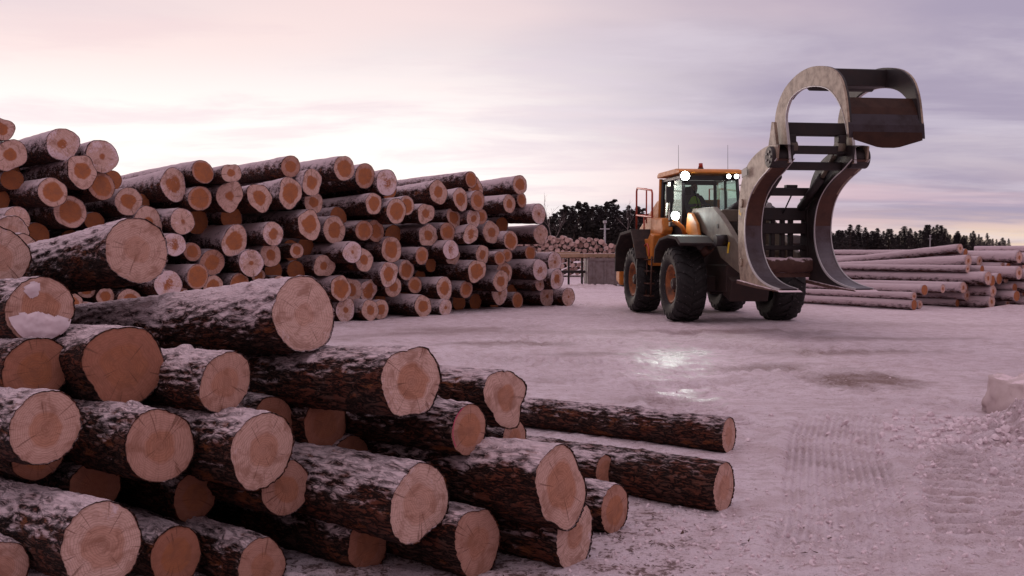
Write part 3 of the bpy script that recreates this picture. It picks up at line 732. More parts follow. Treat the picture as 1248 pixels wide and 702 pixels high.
def snow_crust(parent, r, seed, fn, thick=.03):
    nr, na = 26, 72; V, ok = [], []
    rr, aa = np.meshgrid(np.linspace(0, .965, nr), np.linspace(0, 2 * np.pi, na, endpoint=False), indexing='ij')
    y, z = rr * np.cos(aa), rr * np.sin(aa)
    m = fn(y, z) + .55 * fbm(y * 2.2 + seed, z * 2.2, y * 0, 4, seed)
    x = np.clip(m, -.05, .35) * thick / .35 * (1 + .6 * fbm(y * 6, z * 6, y * 0 + seed, 3, seed + 3))
    V = np.stack([x, y * r, z * r], -1).reshape(-1, 3); I = np.arange(nr * na).reshape(nr, na); J = np.roll(I, -1, 1)
    F_ = [f for f in np.stack([I[:-1], I[1:], J[1:], J[:-1]], -1).reshape(-1, 4).tolist() if max(m.ravel()[f]) > 0]
    me = mesh_np('snow_crust', V, F_); me.materials.append(M['crust'])
    o = link(bpy.data.objects.new('snow_crust', me), parent); o.location = (.001, 0, 0); return o
M['crust'] = plain('fresh_snow', (.74, .60, .63), .9)
snow_crust(near_logs[2], rn[2], 3, lambda y, z: np.maximum(.55 - 1.8 * np.abs(z + .52), .35 - 2.2 * np.hypot(y + .25, z - .62)), .012)
# the two logs lying out on the snow
for px, py, h_, Yd, seed, yawd, lab, L in ((883, 596, 60, 6.38, 901, .06, 'long reddish-barked log on the snow, nearer the pile, thick pale end', 4.6),
                                     (889, 531, 43, 8.25, 917, .10, 'slimmer snow-topped log lying apart on the open snow', 4.6)):
    P = at_depth(px, py, Yd); r = .5 * h_ * Yd / FPX
    ms = log_meshes(seed, 112, 220, L, flute=.02, amp=.013, taper=.18, oval=.02, r=r, bow=.006)
    n = Vector((-AXN[0] + yawd, -AXN[1] + yawd * .5, 0))
    put_log(ms, Vector((P[0], P[1], r * .985)), n, r, r, lab, None, 1.0, 1.0, .5, -.06, .4, -.12 if seed == 901 else .30, .4)

# ---- right-hand pile seen along its flank
Z4 = (970, 270, 4.49)
T3 = [(648, 457, 55, 0), (648, 412, 42, 0), (680, 455, 45, .5), (705, 375, 60, 0), (805, 368, 46, .4), (918, 362, 60, .6), (938, 365, 50, .9), (965, 435, 58, 1.0), (968, 400, 40, 1.4), (890, 470, 38, 1.2), (968, 472, 38, 1.3),
      (1050, 310, 70, .3), (1077, 345, 60, .5), (945, 215, 65, 1.0), (900, 147, 52, 1.8), (945, 182, 42, 2.0), (1010, 215, 55, 1.5), (945, 268, 30, .8), (1020, 262, 32, 1.0), (1203, 190, 65, .6), (1122, 250, 38, 1.0),
      (1118, 325, 60, .6), (1147, 320, 46, .9), (1105, 390, 60, .5), (1195, 368, 50, .6), (1232, 285, 70, .3), (1085, 440, 65, .5), (1225, 445, 60, .4), (1225, 400, 40, .8), (1000, 355, 38, 1.2), (1035, 395, 40, 1.0),
      (1150, 400, 50, .9), (1150, 460, 40, .9), (1290, 300, 70, .4), (1300, 380, 66, .4), (1290, 445, 60, .4), (1340, 330, 66, .4), (1350, 410, 66, .5), (1280, 220, 66, 1.2), (1020, 460, 44, 1.2), (1040, 440, 40, 1.3),
      (1080, 250, 50, 1.8), (1160, 250, 56, 1.6), (1240, 230, 50, 1.5)]
AX3 = np.array([-.57, .82, 0]); AX3 /= np.linalg.norm(AX3); PP3 = np.array([AX3[1], -AX3[0], 0])
FD3 = np.array([.985, .17, 0]); FN3 = np.array([FD3[1], -FD3[0], 0]); F03 = np.array([11.1, 27.6, 0])
C3, r3 = [], []
for x, y, h_, s in T3:
    P = on_plane(970 + x / 4.49, 270 + y / 4.49, F03 + AX3 * s, FN3)
    C3.append((P @ PP3, P[2])); r3.append(max(.11, .5 * h_ / 4.49 * P[1] / FPX))
C3 = relax(np.array(C3), np.array(r3), 220, .03)
V3 = [log_meshes(1300 + 11 * k, 32, 26, 5.4, flute=f, amp=.012, taper=.20, finest=True) for k, f in enumerate((.02, .05, .10))]
for i, ((u, z), r, row) in enumerate(zip(C3, r3, T3)):
    k = (u - F03 @ PP3) / (FD3 @ PP3); P = F03 + FD3 * k + AX3 * row[3]
    orange = i % 3 == 0
    tilt = {14: .10, 13: .05}.get(i, rnd.uniform(-.004, .006))
    n = Vector((-AX3[0] + rnd.uniform(-.02, .02), -AX3[1], tilt))
    lab = ('snow-coated log with orange cut end, in the low pile beyond the grapple' if orange else 'snow-coated log with pale cut end, in the low pile beyond the grapple')
    if i == 14: lab = 'steeply slanting dark-ended log across the top of the low pile beyond the grapple'
    put_log(V3[i % 3], Vector((P[0], P[1], z)), n, r, .2, lab, None if i == 14 else ('orange-ended logs in the low pile' if orange else 'pale-ended logs in the low pile'), rnd.uniform(0, 6.28), rnd.uniform(.9, 1.05),
            .9 if orange else .35, -.1 if orange else .25, .8 if orange else .1, 1.5)
# ---- logs lying further back, between the grapple and the wood
V4 = V3
def rows(u0, n, layers, base, ax, step, lab, grp, r_=.17, snow=1.5):
    pp = np.array([ax[1], -ax[0], 0])
    for L_ in range(layers):
        for k in range(n - L_):
            r = r_ * rnd.uniform(.85, 1.0)
            P = np.array(base) + pp * ((k + .5 * L_) * step) + ax * rnd.uniform(-.5, .7)
            put_log(V4[(k + L_) % 3], Vector((P[0], P[1], r_ + L_ * step * .87)), Vector((-ax[0] + rnd.uniform(-.01, .01), -ax[1], 0)), r, .2, lab, grp, rnd.uniform(0, 6.28), rnd.uniform(.85, 1.0), .6, .1, .5, snow)
AXB = np.array([-.80, .60, 0])
rows(0, 7, 5, (14.9, 37.5, 0), AXB, .37, 'far snow-covered log in the stack behind the low pile', 'logs stacked behind the low pile')
rows(0, 6, 5, (19.3, 38.5, 0), AXB, .37, 'far snow-covered log in the stack by the yard edge', 'logs stacked by the yard edge')
rows(0, 5, 5, (24.5, 42.0, 0), AXB, .42, 'far snow-covered log in the last stack at the yard edge', 'logs in the last stack', .2)

# ---- distant stack of countless small ends
g = np.random.default_rng(8)
mb = MB(); placed = []
for _ in range(5200):
    x = g.uniform(-1.5, 9.5); r = g.uniform(.10, .17); top = 2.36 - .045 * abs(x - 3.2)**1.3 - .25 * max(0, x - 4.5) * .5 + .1 * math.sin(x * 3)
    z = g.uniform(r, max(top, .5))
    if z > top: continue
    if placed:
        a = np.array(placed)
        if (np.hypot(a[:, 0] - x, a[:, 1] - z) < (a[:, 2] + r) * .94).any(): continue
    placed.append((x, z, r)); y = 60 + g.uniform(-.35, .5)
    mb.cyl((x, y, z), (x + .4, y + 3.2, z), r, r * .9, 8)
far = mb.build('stacked_logs', worn_paint('far_log_ends', (.62, .43, .38), (.10, .05, .04), .75, .85, snow=1.0, sc=3))
tag(far, 'distant wall of small stacked log ends before the pine wood', 'log stack', kind='stuff')

# ------------------------------------------------------------------ wheel loader (local x forward, y its left, z up)
LD = empty('wheel_loader', (5.17, 23.5, 0), math.atan2(-.991, .132))
tag(LD, 'orange wheel loader with lit cab lamps and raised open log grapple', 'wheel loader')
WR, WW = .88, .70
def tyre_mesh():
    mb = MB(); h = WW / 2
    prof = [(-h * .72, .42), (-h * .9, .52), (-h, .66), (-h * .96, .78), (-h * .80, .835), (-h * .4, .845), (h * .4, .845), (h * .80, .835), (h * .96, .78), (h, .66), (h * .9, .52), (h * .72, .42)]
    mb.lathe_y(prof, seg=56)
    n = 20
    for k in range(n):
        for sgn in (-1, 1):
            a0 = 2 * math.pi * (k + (.5 if sgn > 0 else 0)) / n
            vs = []
            for (y, da, rr) in ((.02, 0.0, .84), (.55, .14, .84), (.90, .20, .80), (1.0, .22, .70)):
                for wd in (-.052, .052):
                    for up in (0, .042 if y < .95 else .03):
                        a = a0 + da + wd
                        rad_ = rr + up - (.03 if up == 0 else 0)
                        vs.append(mb.bm.verts.new((rad_ * math.cos(a), sgn * h * (y + (.02 if up and y > .95 else 0)), rad_ * math.sin(a))))
            for i in range(3):
                b = i * 4
                for q in ((0, 1, 5, 4), (2, 6, 7, 3), (1, 3, 7, 5)): mb.bm.faces.new([vs[b + j] for j in q])
            mb.bm.faces.new([vs[j] for j in (0, 2, 3, 1)]); mb.bm.faces.new([vs[12 + j] for j in (0, 1, 3, 2)])
    return mb.mesh('tyre')
tyre_me = tyre_mesh(); tyre_me.materials.append(M['rubber'])
def rim_mesh():
    mb = MB(); h = WW / 2
    mb.lathe_y([(-h * .74, .43), (-h * .80, .46), (-h * .76, .40), (-h * .45, .37), (-h * .38, .30), (-h * .34, .02), (-h * .1, .02), (h * .0, .43)], seg=40)
    return mb.mesh('wheel')
rim_me = rim_mesh(); rim_me.materials.append(M['rim'])
def hub_mesh():
    mb = MB(); h = WW / 2
    mb.lathe_y([(-h * .40, .001), (-h * .74, .001), (-h * .74, .10), (-h * .66, .135), (-h * .40, .15)], seg=24)
    for k in range(10):
        a = 2 * math.pi * k / 10; x, z = .235 * math.cos(a), .235 * math.sin(a)
        mb.cyl((x, -h * .36, z), (x, -h * .46, z), .022, seg=6)
    return mb.mesh('hub')
hub_me = hub_mesh(); hub_me.materials.append(M['frame'])
for lx in (0, -3.55):
    for sd in (-1, 1):
        wl = link(bpy.data.objects.new('wheel', rim_me), LD); wl.location = (lx, sd * 1.18, WR - .005)
        wl.rotation_euler = (0, rnd.uniform(0, 6), 0 if sd < 0 else math.pi)
        for me_, nm in ((tyre_me, 'tyre'), (hub_me, 'hub')):
            link(bpy.data.objects.new(nm, me_), wl)

def mirror_y(fn):
    for sd in (-1, 1): fn(sd)
# chassis
mb = MB(); mb.box((-.05, 0, 1.02), (2.1, .95, .62)); mb.box((.1, 0, .88), (.36, 1.7, .36)); mb.box((1.0, 0, .82), (.5, .9, .5), (0, .3, 0)); mb.prism([(-1.15, .7), (-.6, .6), (-.6, 1.6), (-1.15, 1.5)], -.3, .3)
mb.bevel(.02).build('front_frame', 'frame', LD)
mb = MB(); mb.box((-3.5, 0, 1.05), (3.7, .95, .7)); mb.box((-3.55, 0, .88), (.36, 1.7, .36)); mb.prism([(-1.75, .75), (-1.15, .85), (-1.15, 1.35), (-1.75, 1.45)], -.28, .28); mb.box((-2.3, 0, 1.7), (1.5, 1.7, .5))
mb.bevel(.02).build('rear_frame', 'frame', LD)
mb = MB()
for y in (-.42, .42): mb.prism([(-1.2, 1.3), (.9, 1.25), (.75, 1.75), (-.3, 1.95), (-.55, 2.62), (-1.05, 2.66), (-1.3, 2.1)], y - .03, y + .03)
mb.box((-.75, 0, 2.0), (.5, .8, .3)); mb.bevel(.01).build('boom_tower', 'frame', LD)
# engine hood, tapering up towards the cab
mb = MB(); mb.prism([(-6.0, 1.25), (-3.25, 1.25), (-3.25, 3.02), (-3.55, 2.98), (-5.5, 2.22), (-6.02, 1.95)], -.82, .82)
hood = mb.bevel(.06, 3).build('engine_hood', 'orange', LD)
mb = MB()
for k in range(7): mb.box((-4.15 - .0, -.835, 1.72 + k * .075), (.95, .02, .03), (0, 0, 0))
mb.build('grille', 'dark', hood)
mb = MB(); mb.box((-3.85, .25, 2.98), (.16, .16, .5)); mb.cyl((-3.85, .25, 3.2), (-3.9, .25, 3.4), .06); mb.bevel(.01).build('exhaust_pipe', 'dark', hood)
mb = MB(); mb.prism([(-6.35, .75), (-5.9, .62), (-5.9, 1.5), (-6.3, 1.45)], -1.25, 1.25); mb.bevel(.05, 3).build('counterweight', 'orange', LD)
# side tank / steps body
def side(sd):
    y0, y1 = (-1.28, -.83) if sd < 0 else (.83, 1.28)
    MB().prism([(-3.0, 1.30), (-2.42, 1.25), (-2.30, 1.62), (-2.15, 2.05), (-2.5, 2.10), (-2.75, 1.95), (-4.3, 1.98), (-4.2, 1.66), (-3.1, 1.60)], y0, y1).bevel(.03).build('side_panel', 'orange', LD)
    mb = MB(); mb.prism([(-3.18, 2.05), (-2.05, 2.05), (-1.9, 2.15), (-2.02, 2.48), (-3.1, 2.52)], y0 + (.18 if sd < 0 else 0), y1 - (.18 if sd > 0 else 0)); mb.bevel(.05, 3).build('hood_flank', 'orange', LD)
    # rear fender
    ys = sd * 1.18
    outer = [(-5.15, 1.05), (-5.08, 1.75), (-4.5, 2.14), (-3.3, 2.22), (-3.0, 1.9), (-2.72, 1.45)]
    inner = [(-5.07, 1.05), (-5.0, 1.70), (-4.46, 2.06), (-3.34, 2.13), (-3.09, 1.85), (-2.80, 1.42)]
    MB().strip(outer, inner, ys - .40, ys + .42).bevel(.015).build('rear_fender', 'fender', LD)
    MB().box((-2.86, ys, 1.18), (.05, .72, .55), (0, .12, 0)).bevel(.01).build('mud_flap', 'cabdark', LD)
    # front fender
    outer = [(-1.12, 1.35), (-1.02, 1.72), (-.60, 1.95), (.1, 2.02), (.75, 1.98), (1.05, 1.82)]
    inner = [(-1.05, 1.35), (-.95, 1.67), (-.56, 1.88), (.1, 1.94), (.72, 1.90), (1.0, 1.76)]
    MB().strip(outer, inner, ys - .40, ys + .40).bevel(.02).build('front_fender', 'fender', LD)
    # access ladder and rails
    mb = MB(); yl = sd * 1.30
    for dx in (-.22, .22): mb.tube([(-2.45 + dx, yl, 1.5), (-2.55 + dx, yl, .45)], .022)
    for z in (.48, .80, 1.12, 1.42): mb.box((-2.5, yl, z), (.46, .16, .03))
    mb.build('ladder', 'rusty', LD)
    yr = sd * 1.18
    mb = MB(); mb.tube([(-4.25, yr, 2.0), (-4.25, yr, 3.28), (-4.18, yr, 3.36), (-2.72, yr, 3.22), (-2.66, yr, 3.14), (-2.66, yr, 2.52), (-4.25, yr, 2.62)], .026)
    mb.tube([(-4.25, yr, 2.62), (-4.25, sd * .84, 2.62)], .02); mb.tube([(-3.45, yr, 2.58), (-3.45, yr, 2.0)], .022); mb.tube([(-4.25, yr, 3.36), (-4.25, sd * .9, 3.36), (-4.25, sd * .9, 2.4)], .022)
    mb.build('guard_rail', 'red', LD)
    mb = MB(); mb.tube([(-3.0, yl, 1.32), (-3.0, yl, 1.66), (-2.9, yl, 1.8), (-2.7, yl, 1.83), (-2.55, yl, 1.72), (-2.5, yl, 1.5)], .02); mb.build('grab_handle', 'red', LD)
    # headlight bracket
    MB().tube([(-1.15, sd * .75, 2.0), (-.95, sd * .9, 2.22), (-1.1, sd * 1.02, 2.36), (-1.35, sd * 1.02, 2.38)], .055).build('headlight_bracket', 'orange', LD)
    hl = MB().box((-1.30, sd * 1.0, 2.50), (.20, .26, .24)).box((-1.30, sd * 1.0, 2.30), (.18, .24, .13)).bevel(.03, 3).build('headlight', 'cabdark', LD)
    MB().cyl((-1.205, sd * 1.0, 2.51), (-1.185, sd * 1.0, 2.51), .10, seg=20).build('lens', 'lamp' if sd < 0 else 'plate', hl)
    MB().box((-1.203, sd * 1.0, 2.30), (.012, .17, .06)).build('indicator', 'plate', hl)
    # orange guard plate in front of the cab, beside the boom
    MB().prism([(-1.2, 1.9), (-.15, 1.95), (-.35, 2.3), (-.75, 2.56), (-1.05, 2.58), (-1.2, 2.2)], sd * .70 - .04, sd * .70 + .04).bevel(.03, 3).build('guard_plate', 'orange', LD)
    # boom arm
    B = [(-1.25, 2.52), (-1.05, 2.68), (.45, 2.66), (.94, 2.46), (1.45, 2.18), (1.98, 1.86), (2.55, 1.62), (2.75, 1.40), (2.62, 1.18), (2.35, 1.12), (1.75, 1.28), (.98, 1.50), (.66, 1.80), (.23, 1.95), (-.94, 2.24), (-1.2, 2.34)]
    bo = MB().prism(B, sd * .55 - .06, sd * .55 + .06).bevel(.02).build('boom_arm', 'boom', LD)
    MB().cyl((.80, sd * .55 + sd * .055, 2.21), (.80, sd * .55 + sd * .068, 2.21), .055, seg=18).build('pin_hole', 'dark', bo)
    MB().prism([(1.42, 1.60), (1.52, 1.60), (1.60, 1.84), (1.50, 1.84)], sd * .55 + sd * .062, sd * .55 + sd * .066).build('warning_sticker', 'yellow', bo)
    cy = MB().cyl((-.55, sd * .78, 1.35), (.75, sd * .78, 1.72), .10, seg=20).cyl((-.6, sd * .78, 1.25), (-.5, sd * .78, 1.45), .12, seg=16).build('lift_cylinder', 'rusty', LD)
    MB().cyl((.75, sd * .78, 1.72), (1.35, sd * .74, 1.88), .055, seg=16).cyl((1.35, sd * .60, 1.88), (1.35, sd * .86, 1.88), .13, seg=18).build('piston_rod', 'dark', cy)
mirror_y(side)
MB().box((.6, 0, 2.45), (.35, 1.0, .28)).bevel(.02).build('boom_cross_member', 'boom', LD)
MB().cyl((1.9, -.49, 1.65), (1.9, .49, 1.65), .13).build('boom_cross_tube', 'boom', LD)
cy = MB().cyl((-.7, 0, 2.45), (.9, 0, 2.75), .12, seg=20).build('tilt_cylinder', 'dark', LD)
MB().cyl((.9, 0, 2.75), (2.3, 0, 2.62), .06, seg=14).build('piston_rod', 'chrome', cy)
mb = MB()
for k in range(7):
    y = .18 + .07 * k; mb.tube([(.2 + .05 * k, y, 2.5), (.7, y + .02, 2.95 - .05 * k), (1.4, y - .03 * k, 2.85 - .04 * k), (2.4, y * .7, 2.4)], .022, 6)
mb.build('hydraulic_hoses', 'cabdark', LD)

# cab
cab = MB()
cx0, cx1, cw, cz0, cz1 = -3.28, -1.55, .76, 1.95, 3.52
for sd in (-1, 1):
    cab.tube([(cx1 + .14, sd * (cw - .03), cz0 + .45), (cx1, sd * (cw - .07), cz1)], .045, 8)
    cab.tube([(cx0, sd * cw, cz0), (cx0 + .05, sd * (cw - .05), cz1)], .055, 8)
    cab.tube([(-2.45, sd * cw, cz0), (-2.45, sd * (cw - .05), cz1)], .04, 8)
    cab.box(((cx0 + cx1) / 2 + .05, sd * (cw - .04), cz1 - .03), (cx1 - cx0, .08, .08))
    cab.box(((cx0 + cx1) / 2 + .08, sd * (cw - .03), cz0 + .28), (cx1 - cx0 + .1, .07, .56))
cab.box((cx1 + .10, 0, cz0 + .26), (.08, 1.46, .48)); cab.box((cx1 - .01, 0, cz1 - .05), (.08, 1.4, .12)); cab.box((cx0 + .03, 0, cz0 + .45), (.08, 1.46, .9)); cab.box((cx0 + .05, 0, cz1 - .06), (.08, 1.4, .12))
cab.box(((cx0 + cx1) / 2, 0, cz0 + .03), (cx1 - cx0, 1.5, .06))
cabo = cab.bevel(.008, 1).build('cab', 'cabdark', LD)
MB().prism([(-3.42, 3.575), (-1.44, 3.575), (-1.40, 3.60), (-1.46, 3.66), (-1.75, 3.71), (-3.3, 3.71), (-3.42, 3.66)], -.84, .84).bevel(.03, 3).build('roof', 'orange', cabo)
for sd in (-1, 1): MB().tube([(-3.30, sd * .79, 2.3), (-3.28, sd * .77, 3.55)], .05, 8).build('door_pillar', 'orange', cabo)
def pane(pts, nm):
    mb = MB(); n = (Vector(pts[1]) - Vector(pts[0])).cross(Vector(pts[2]) - Vector(pts[0])).normalized() * .004
    a = [mb.bm.verts.new(Vector(p) - n) for p in pts]; b = [mb.bm.verts.new(Vector(p) + n) for p in pts]
    mb.bm.faces.new(a[::-1]); mb.bm.faces.new(b)
    for i in range(len(pts)): mb.bm.faces.new([a[i], a[(i + 1) % len(pts)], b[(i + 1) % len(pts)], b[i]])
    return mb.build(nm, 'glass', cabo)
pane([(cx1 + .12, -.70, 2.43), (cx1 + .12, .70, 2.43), (cx1 + .005, .66, 3.42), (cx1 + .005, -.66, 3.42)], 'windshield')
for sd in (-1, 1):
    pane([(-2.42, sd * .745, 2.50), (cx1 + .06, sd * .745, 2.50), (cx1 - .03, sd * .70, 3.44), (-2.42, sd * .70, 3.44)], 'side_window')
    pane([(cx0 + .08, sd * .745, 2.50), (-2.48, sd * .745, 2.50), (-2.48, sd * .70, 3.44), (cx0 + .08, sd * .70, 3.44)], 'side_window')
pane([(cx0 + .05, -.68, 2.86), (cx0 + .05, .68, 2.86), (cx0 + .07, .64, 3.40), (cx0 + .07, -.64, 3.40)], 'rear_window')
MB().tube([(cx1 + .15, -.25, 2.42), (cx1 + .10, -.36, 2.9), (cx1 + .06, -.42, 3.25)], .012, 6).build('wiper', 'cabdark', cabo)
for sd in (-1, 1):
    MB().tube([(-1.7, sd * .82, 3.3), (-1.6, sd * 1.0, 3.34), (-1.6, sd * 1.0, 3.1)], .014, 6).box((-1.62, sd * 1.02, 3.05), (.06, .2, .42)).build('mirror', 'cabdark', cabo)
# roof lamps
for y, big in ((-.70, True), (.42, False), (.62, False)):
    k = 1.2 if big else .6
    wl = MB().box((-1.43, y, 3.50), (.10, .20 * k, .19 * k)).bevel(.02).build('work_light', 'cabdark', LD)
    MB().cyl((-1.378, y, 3.50), (-1.366, y, 3.50), .09 * k, seg=20).build('lens', 'lamp' if big else 'lampdim', wl)
MB().cyl((-2.3, 0, 3.735), (-2.3, 0, 3.78), .075, seg=18).build('beacon_base', 'cabdark', cabo)
MB().cyl((-2.3, 0, 3.78), (-2.3, 0, 3.90), .062, .05, seg=18).build('beacon', 'beacon', cabo)
for y, x in ((-.62, -2.2), (.62, -2.0)): MB().cyl((x, y, 3.73), (x - .02, y, 4.35), .006, .004, seg=6).build('antenna', 'cabdark', cabo)
MB().box((-2.75, -.05, 2.45), (.5, .52, .14)).box((-2.98, -.05, 2.82), (.12, .50, .7), (0, -.12, 0)).box((-3.03, -.05, 3.24), (.09, .28, .2)).bevel(.04, 3).build('seat', 'seat', cabo)
st = MB().tube([(-1.75, -.02, 2.2), (-2.02, -.02, 2.72)], .03)
for k in range(24):
    a, b2 = 2 * math.pi * k / 24, 2 * math.pi * (k + 1) / 24
    q = Euler((0, R(-32), 0)).to_matrix()
    st.tube([Vector((-2.03, -.02, 2.74)) + q @ Vector((.19 * math.cos(t_), .19 * math.sin(t_), 0)) for t_ in (a, b2)], .014, 6)
st.box((-2.03, -.02, 2.735), (.3, .04, .02), (0, R(-32), 0)).build('steering_wheel', 'cabdark', cabo)
MB().box((-1.72, .35, 2.5), (.2, .5, .25)).bevel(.04, 3).build('dashboard', 'cabdark', cabo)
for (y, z) in ((-.78, 3.50), (-.60, 3.50), (-1.0, 2.51)):
    ld = bpy.data.lights.new('work_light_beam', 'SPOT'); ld.energy = 170; ld.spot_size = R(64); ld.spot_blend = 1.0; ld.shadow_soft_size = .09; ld.color = (.93, 1.0, .93)
    lo = link(bpy.data.objects.new('work_light_beam', ld), LD); lo.location = (-1.15 if z < 3 else -1.33, y, z)
    ld.energy = 130
    lo.rotation_euler = Vector((9, -3.3, -3.6)).to_track_quat('-Z', 'Y').to_euler()

# grapple
GR = MB()
for sd in (-1, 1):
    GR.strip([(2.55, 2.75), (2.6, 2.2), (2.5, 1.2)], [(2.9, 2.75), (2.95, 2.2), (2.95, 1.15)], sd * .62 - .05, sd * .62 + .05)
GR.box((2.72, 0, 2.42), (.22, 1.3, .26)); GR.box((2.72, 0, 2.12), (.26, 1.3, .22)); GR.box((2.75, 0, 1.72), (.16, 1.3, .10))
for y in (-.30, -.1, .12, .30): GR.box((2.70, y, 1.9), (.12, .09, .9))
gro = GR.bevel(.015).build('grapple', 'dark', LD)
def smooth_poly(P, n=3):
    Q = []; P = [np.array(p, float) for p in P]
    for i in range(len(P) - 1):
        p0, p1, p2, p3 = P[max(i - 1, 0)], P[i], P[i + 1], P[min(i + 2, len(P) - 1)]
        for u in np.linspace(0, 1, n, endpoint=False):
            q = .5 * (2 * p1 + (p2 - p0) * u + (2 * p0 - 5 * p1 + 4 * p2 - p3) * u * u + (3 * p1 - p0 - 3 * p2 + p3) * u**3); Q.append((float(q[0]), float(q[1])))
    Q.append((float(P[-1][0]), float(P[-1][1]))); return Q
front = [(4.86, 3.36), (4.50, 3.20), (4.10, 3.06), (3.72, 2.86), (3.44, 2.60), (3.30, 2.27), (3.29, 1.92), (3.42, 1.60), (3.68, 1.32), (4.05, 1.12), (4.55, 1.00), (5.08, .945)]
rear = [(4.90, 3.62), (4.55, 3.66), (3.98, 3.60), (3.42, 3.42), (3.06, 3.10), (2.90, 2.70), (2.86, 2.24), (2.88, 1.80), (2.93, 1.37), (3.02, 1.03), (3.75, .95), (5.08, .915)]
front = smooth_poly(front); rear = smooth_poly(rear[:10]) + smooth_poly(rear[9:])[1:]
for sd in (-1, 1):
    ti = MB().strip(front, rear, *sorted((sd * .86, sd * .90))).bevel(.008, 1).build('tine', 'beige', gro)
    MB().strip(front, rear, *sorted((sd * .58, sd * .62))).bevel(.008, 1).build('inner_web', 'dark', gro)  # dark colour puts shade into the tine's inner side
    ys = sorted((sd * .57, sd * .905))
    fa = [(x + .012, z + .01) for x, z in front]; fb = [(x - .03, z - .01) for x, z in front]
    MB().strip(fa[:17], fb[:17], *ys).bevel(.004, 1).build('wear_face', 'rusty', gro)
    MB().strip(fa[16:], fb[16:], *ys).bevel(.004, 1).build('wear_face', 'worn', gro)
    for ya, yb in ((.905, .925), (.555, .572)): MB().strip([(x + .022, z + .018) for x, z in front], [(x - .015, z - .012) for x, z in front], *sorted((sd * ya, sd * yb))).build('polished_edge', 'chrome', gro)
    ys = sorted((sd * .62, sd * .86))
    MB().strip(rear, [(x + .03, z + .0) if i < 27 else (x, z + .025) for i, (x, z) in enumerate(rear)], ys[0], ys[1]).build('back_plate', 'dark', gro)
    # toe plate with snow on it
    ys = sorted((sd * .52, sd * .97))
    MB().prism([(2.98, .985), (4.0, .93), (5.22, .90), (5.10, .93), (4.0, .985), (3.0, 1.06)], ys[0], ys[1]).bevel(.006, 1).build('toe_plate', 'caked', gro)
    for bx, bz in ((3.08, 2.62), (3.08, 1.42)): MB().cyl((bx, sd * .90, bz), (bx, sd * .935, bz), .085, seg=20).build('pin_cap', 'beige', gro)
    hub = MB().cyl((4.62, sd * .62, 3.42), (4.62, sd * .97, 3.42), .20, seg=24).bevel(.015).build('pivot_hub', 'dark', gro)
    for k in range(5):
        a = 2 * math.pi * k / 5; MB().cyl((4.62 + .1 * math.cos(a), sd * .97, 3.42 + .1 * math.sin(a)), (4.62 + .1 * math.cos(a), sd * .985, 3.42 + .1 * math.sin(a)), .028, seg=6).build('bolt', 'plate', gro)
    # clamp arm
    outer = [(4.34, 3.30), (4.22, 3.60), (4.14, 3.95), (4.16, 4.22), (4.30, 4.48), (4.62, 4.72), (5.12, 4.87), (5.62, 4.91), (6.10, 4.86), (6.55, 4.74), (6.88, 4.54), (7.06, 4.26), (7.15, 3.95), (7.22, 3.56)]
    inner = [(4.86, 3.30), (4.80, 3.60), (4.72, 3.90), (4.66, 4.15), (4.74, 4.36), (4.94, 4.50), (5.25, 4.57), (5.62, 4.58), (6.02, 4.53), (6.40, 4.43), (6.70, 4.26), (6.92, 4.05), (7.05, 3.84), (7.17, 3.56)]
    outer = smooth_poly(outer); inner = smooth_poly(inner)
    ca = MB().strip(outer, inner, *sorted((sd * .62, sd * .66))).bevel(.006, 1).build('clamp_arm', 'beige', gro)
    MB().strip(outer[14:], inner[14:], *sorted((sd * .585, sd * .622))).bevel(.006, 1).build('inner_web', 'dark', gro)  # liner added dark: shading and dirty steel both in its colour
    MB().strip([(x + .0, z) for x, z in inner], [(x + .012 if i < 14 else x - .006, z - (.014 if 10 < i < 34 else 0)) for i, (x, z) in enumerate(inner)], *sorted((sd * .615, sd * .665))).build('polished_edge', 'chrome', gro)
    # clamp cylinders and links
    cyl = MB().cyl((2.85, sd * .46, 2.55), (3.85, sd * .46, 3.12), .085, seg=18).build('clamp_cylinder', 'dark', gro)
    MB().cyl((3.85, sd * .46, 3.12), (4.55, sd * .46, 3.62), .045, seg=14).cyl((4.55, sd * .40, 3.62), (4.55, sd * .54, 3.62), .11, seg=18).build('piston_rod', 'boom', gro)
    MB().strip([(2.85, 2.6), (3.5, 3.25), (4.4, 3.8)], [(3.02, 2.52), (3.65, 3.12), (4.5, 3.66)], sd * .54 - .02, sd * .54 + .02).bevel(.006, 1).build('link_arm', 'dark', gro)
    MB().box((4.52, sd * .50, 3.72), (.22, .16, .26)).cyl((4.5, sd * .58, 3.6), (4.5, sd * .42, 3.6), .14, seg=18).bevel(.02).build('cylinder_bracket', 'dark', gro)
    MB().strip([(4.12, 3.60), (4.22, 3.85), (4.30, 4.12)], [(4.60, 3.50), (4.50, 3.85), (4.42, 4.10)], sd * .76 - .03, sd * .76 + .03).bevel(.01).build('tine_ear', 'beige', gro)
for x, z, sx_, sz_, nm in ((4.42, 3.97, .22, .24, 'cross_beam'), (4.55, 3.57, .16, .15, 'cross_beam'), (4.35, 3.28, .18, .15, 'cross_beam'), (3.12, 2.86, .16, .16, 'cross_beam')):
    MB().box((x, 0, z), (sx_, 1.24, sz_)).bevel(.015).build(nm, 'dark', gro)
MB().box((5.75, 0, 4.70), (.62, 1.21, .30), (0, .05, 0)).cyl((5.55, -.6, 4.62), (5.55, .6, 4.62), .10, seg=20).bevel(.02).build('cross_beam', 'dark', gro)
MB().box((3.12, .12, 2.97), (.14, .24, .06)).bevel(.01).build('hose_clamp', 'dark', gro)
for y in (-.33, .14): MB().tube([(3.12, y, 2.8), (2.95, y - .05, 2.55), (2.8, y - .06, 2.42)], .016, 6).build('hose', 'cabdark', gro)
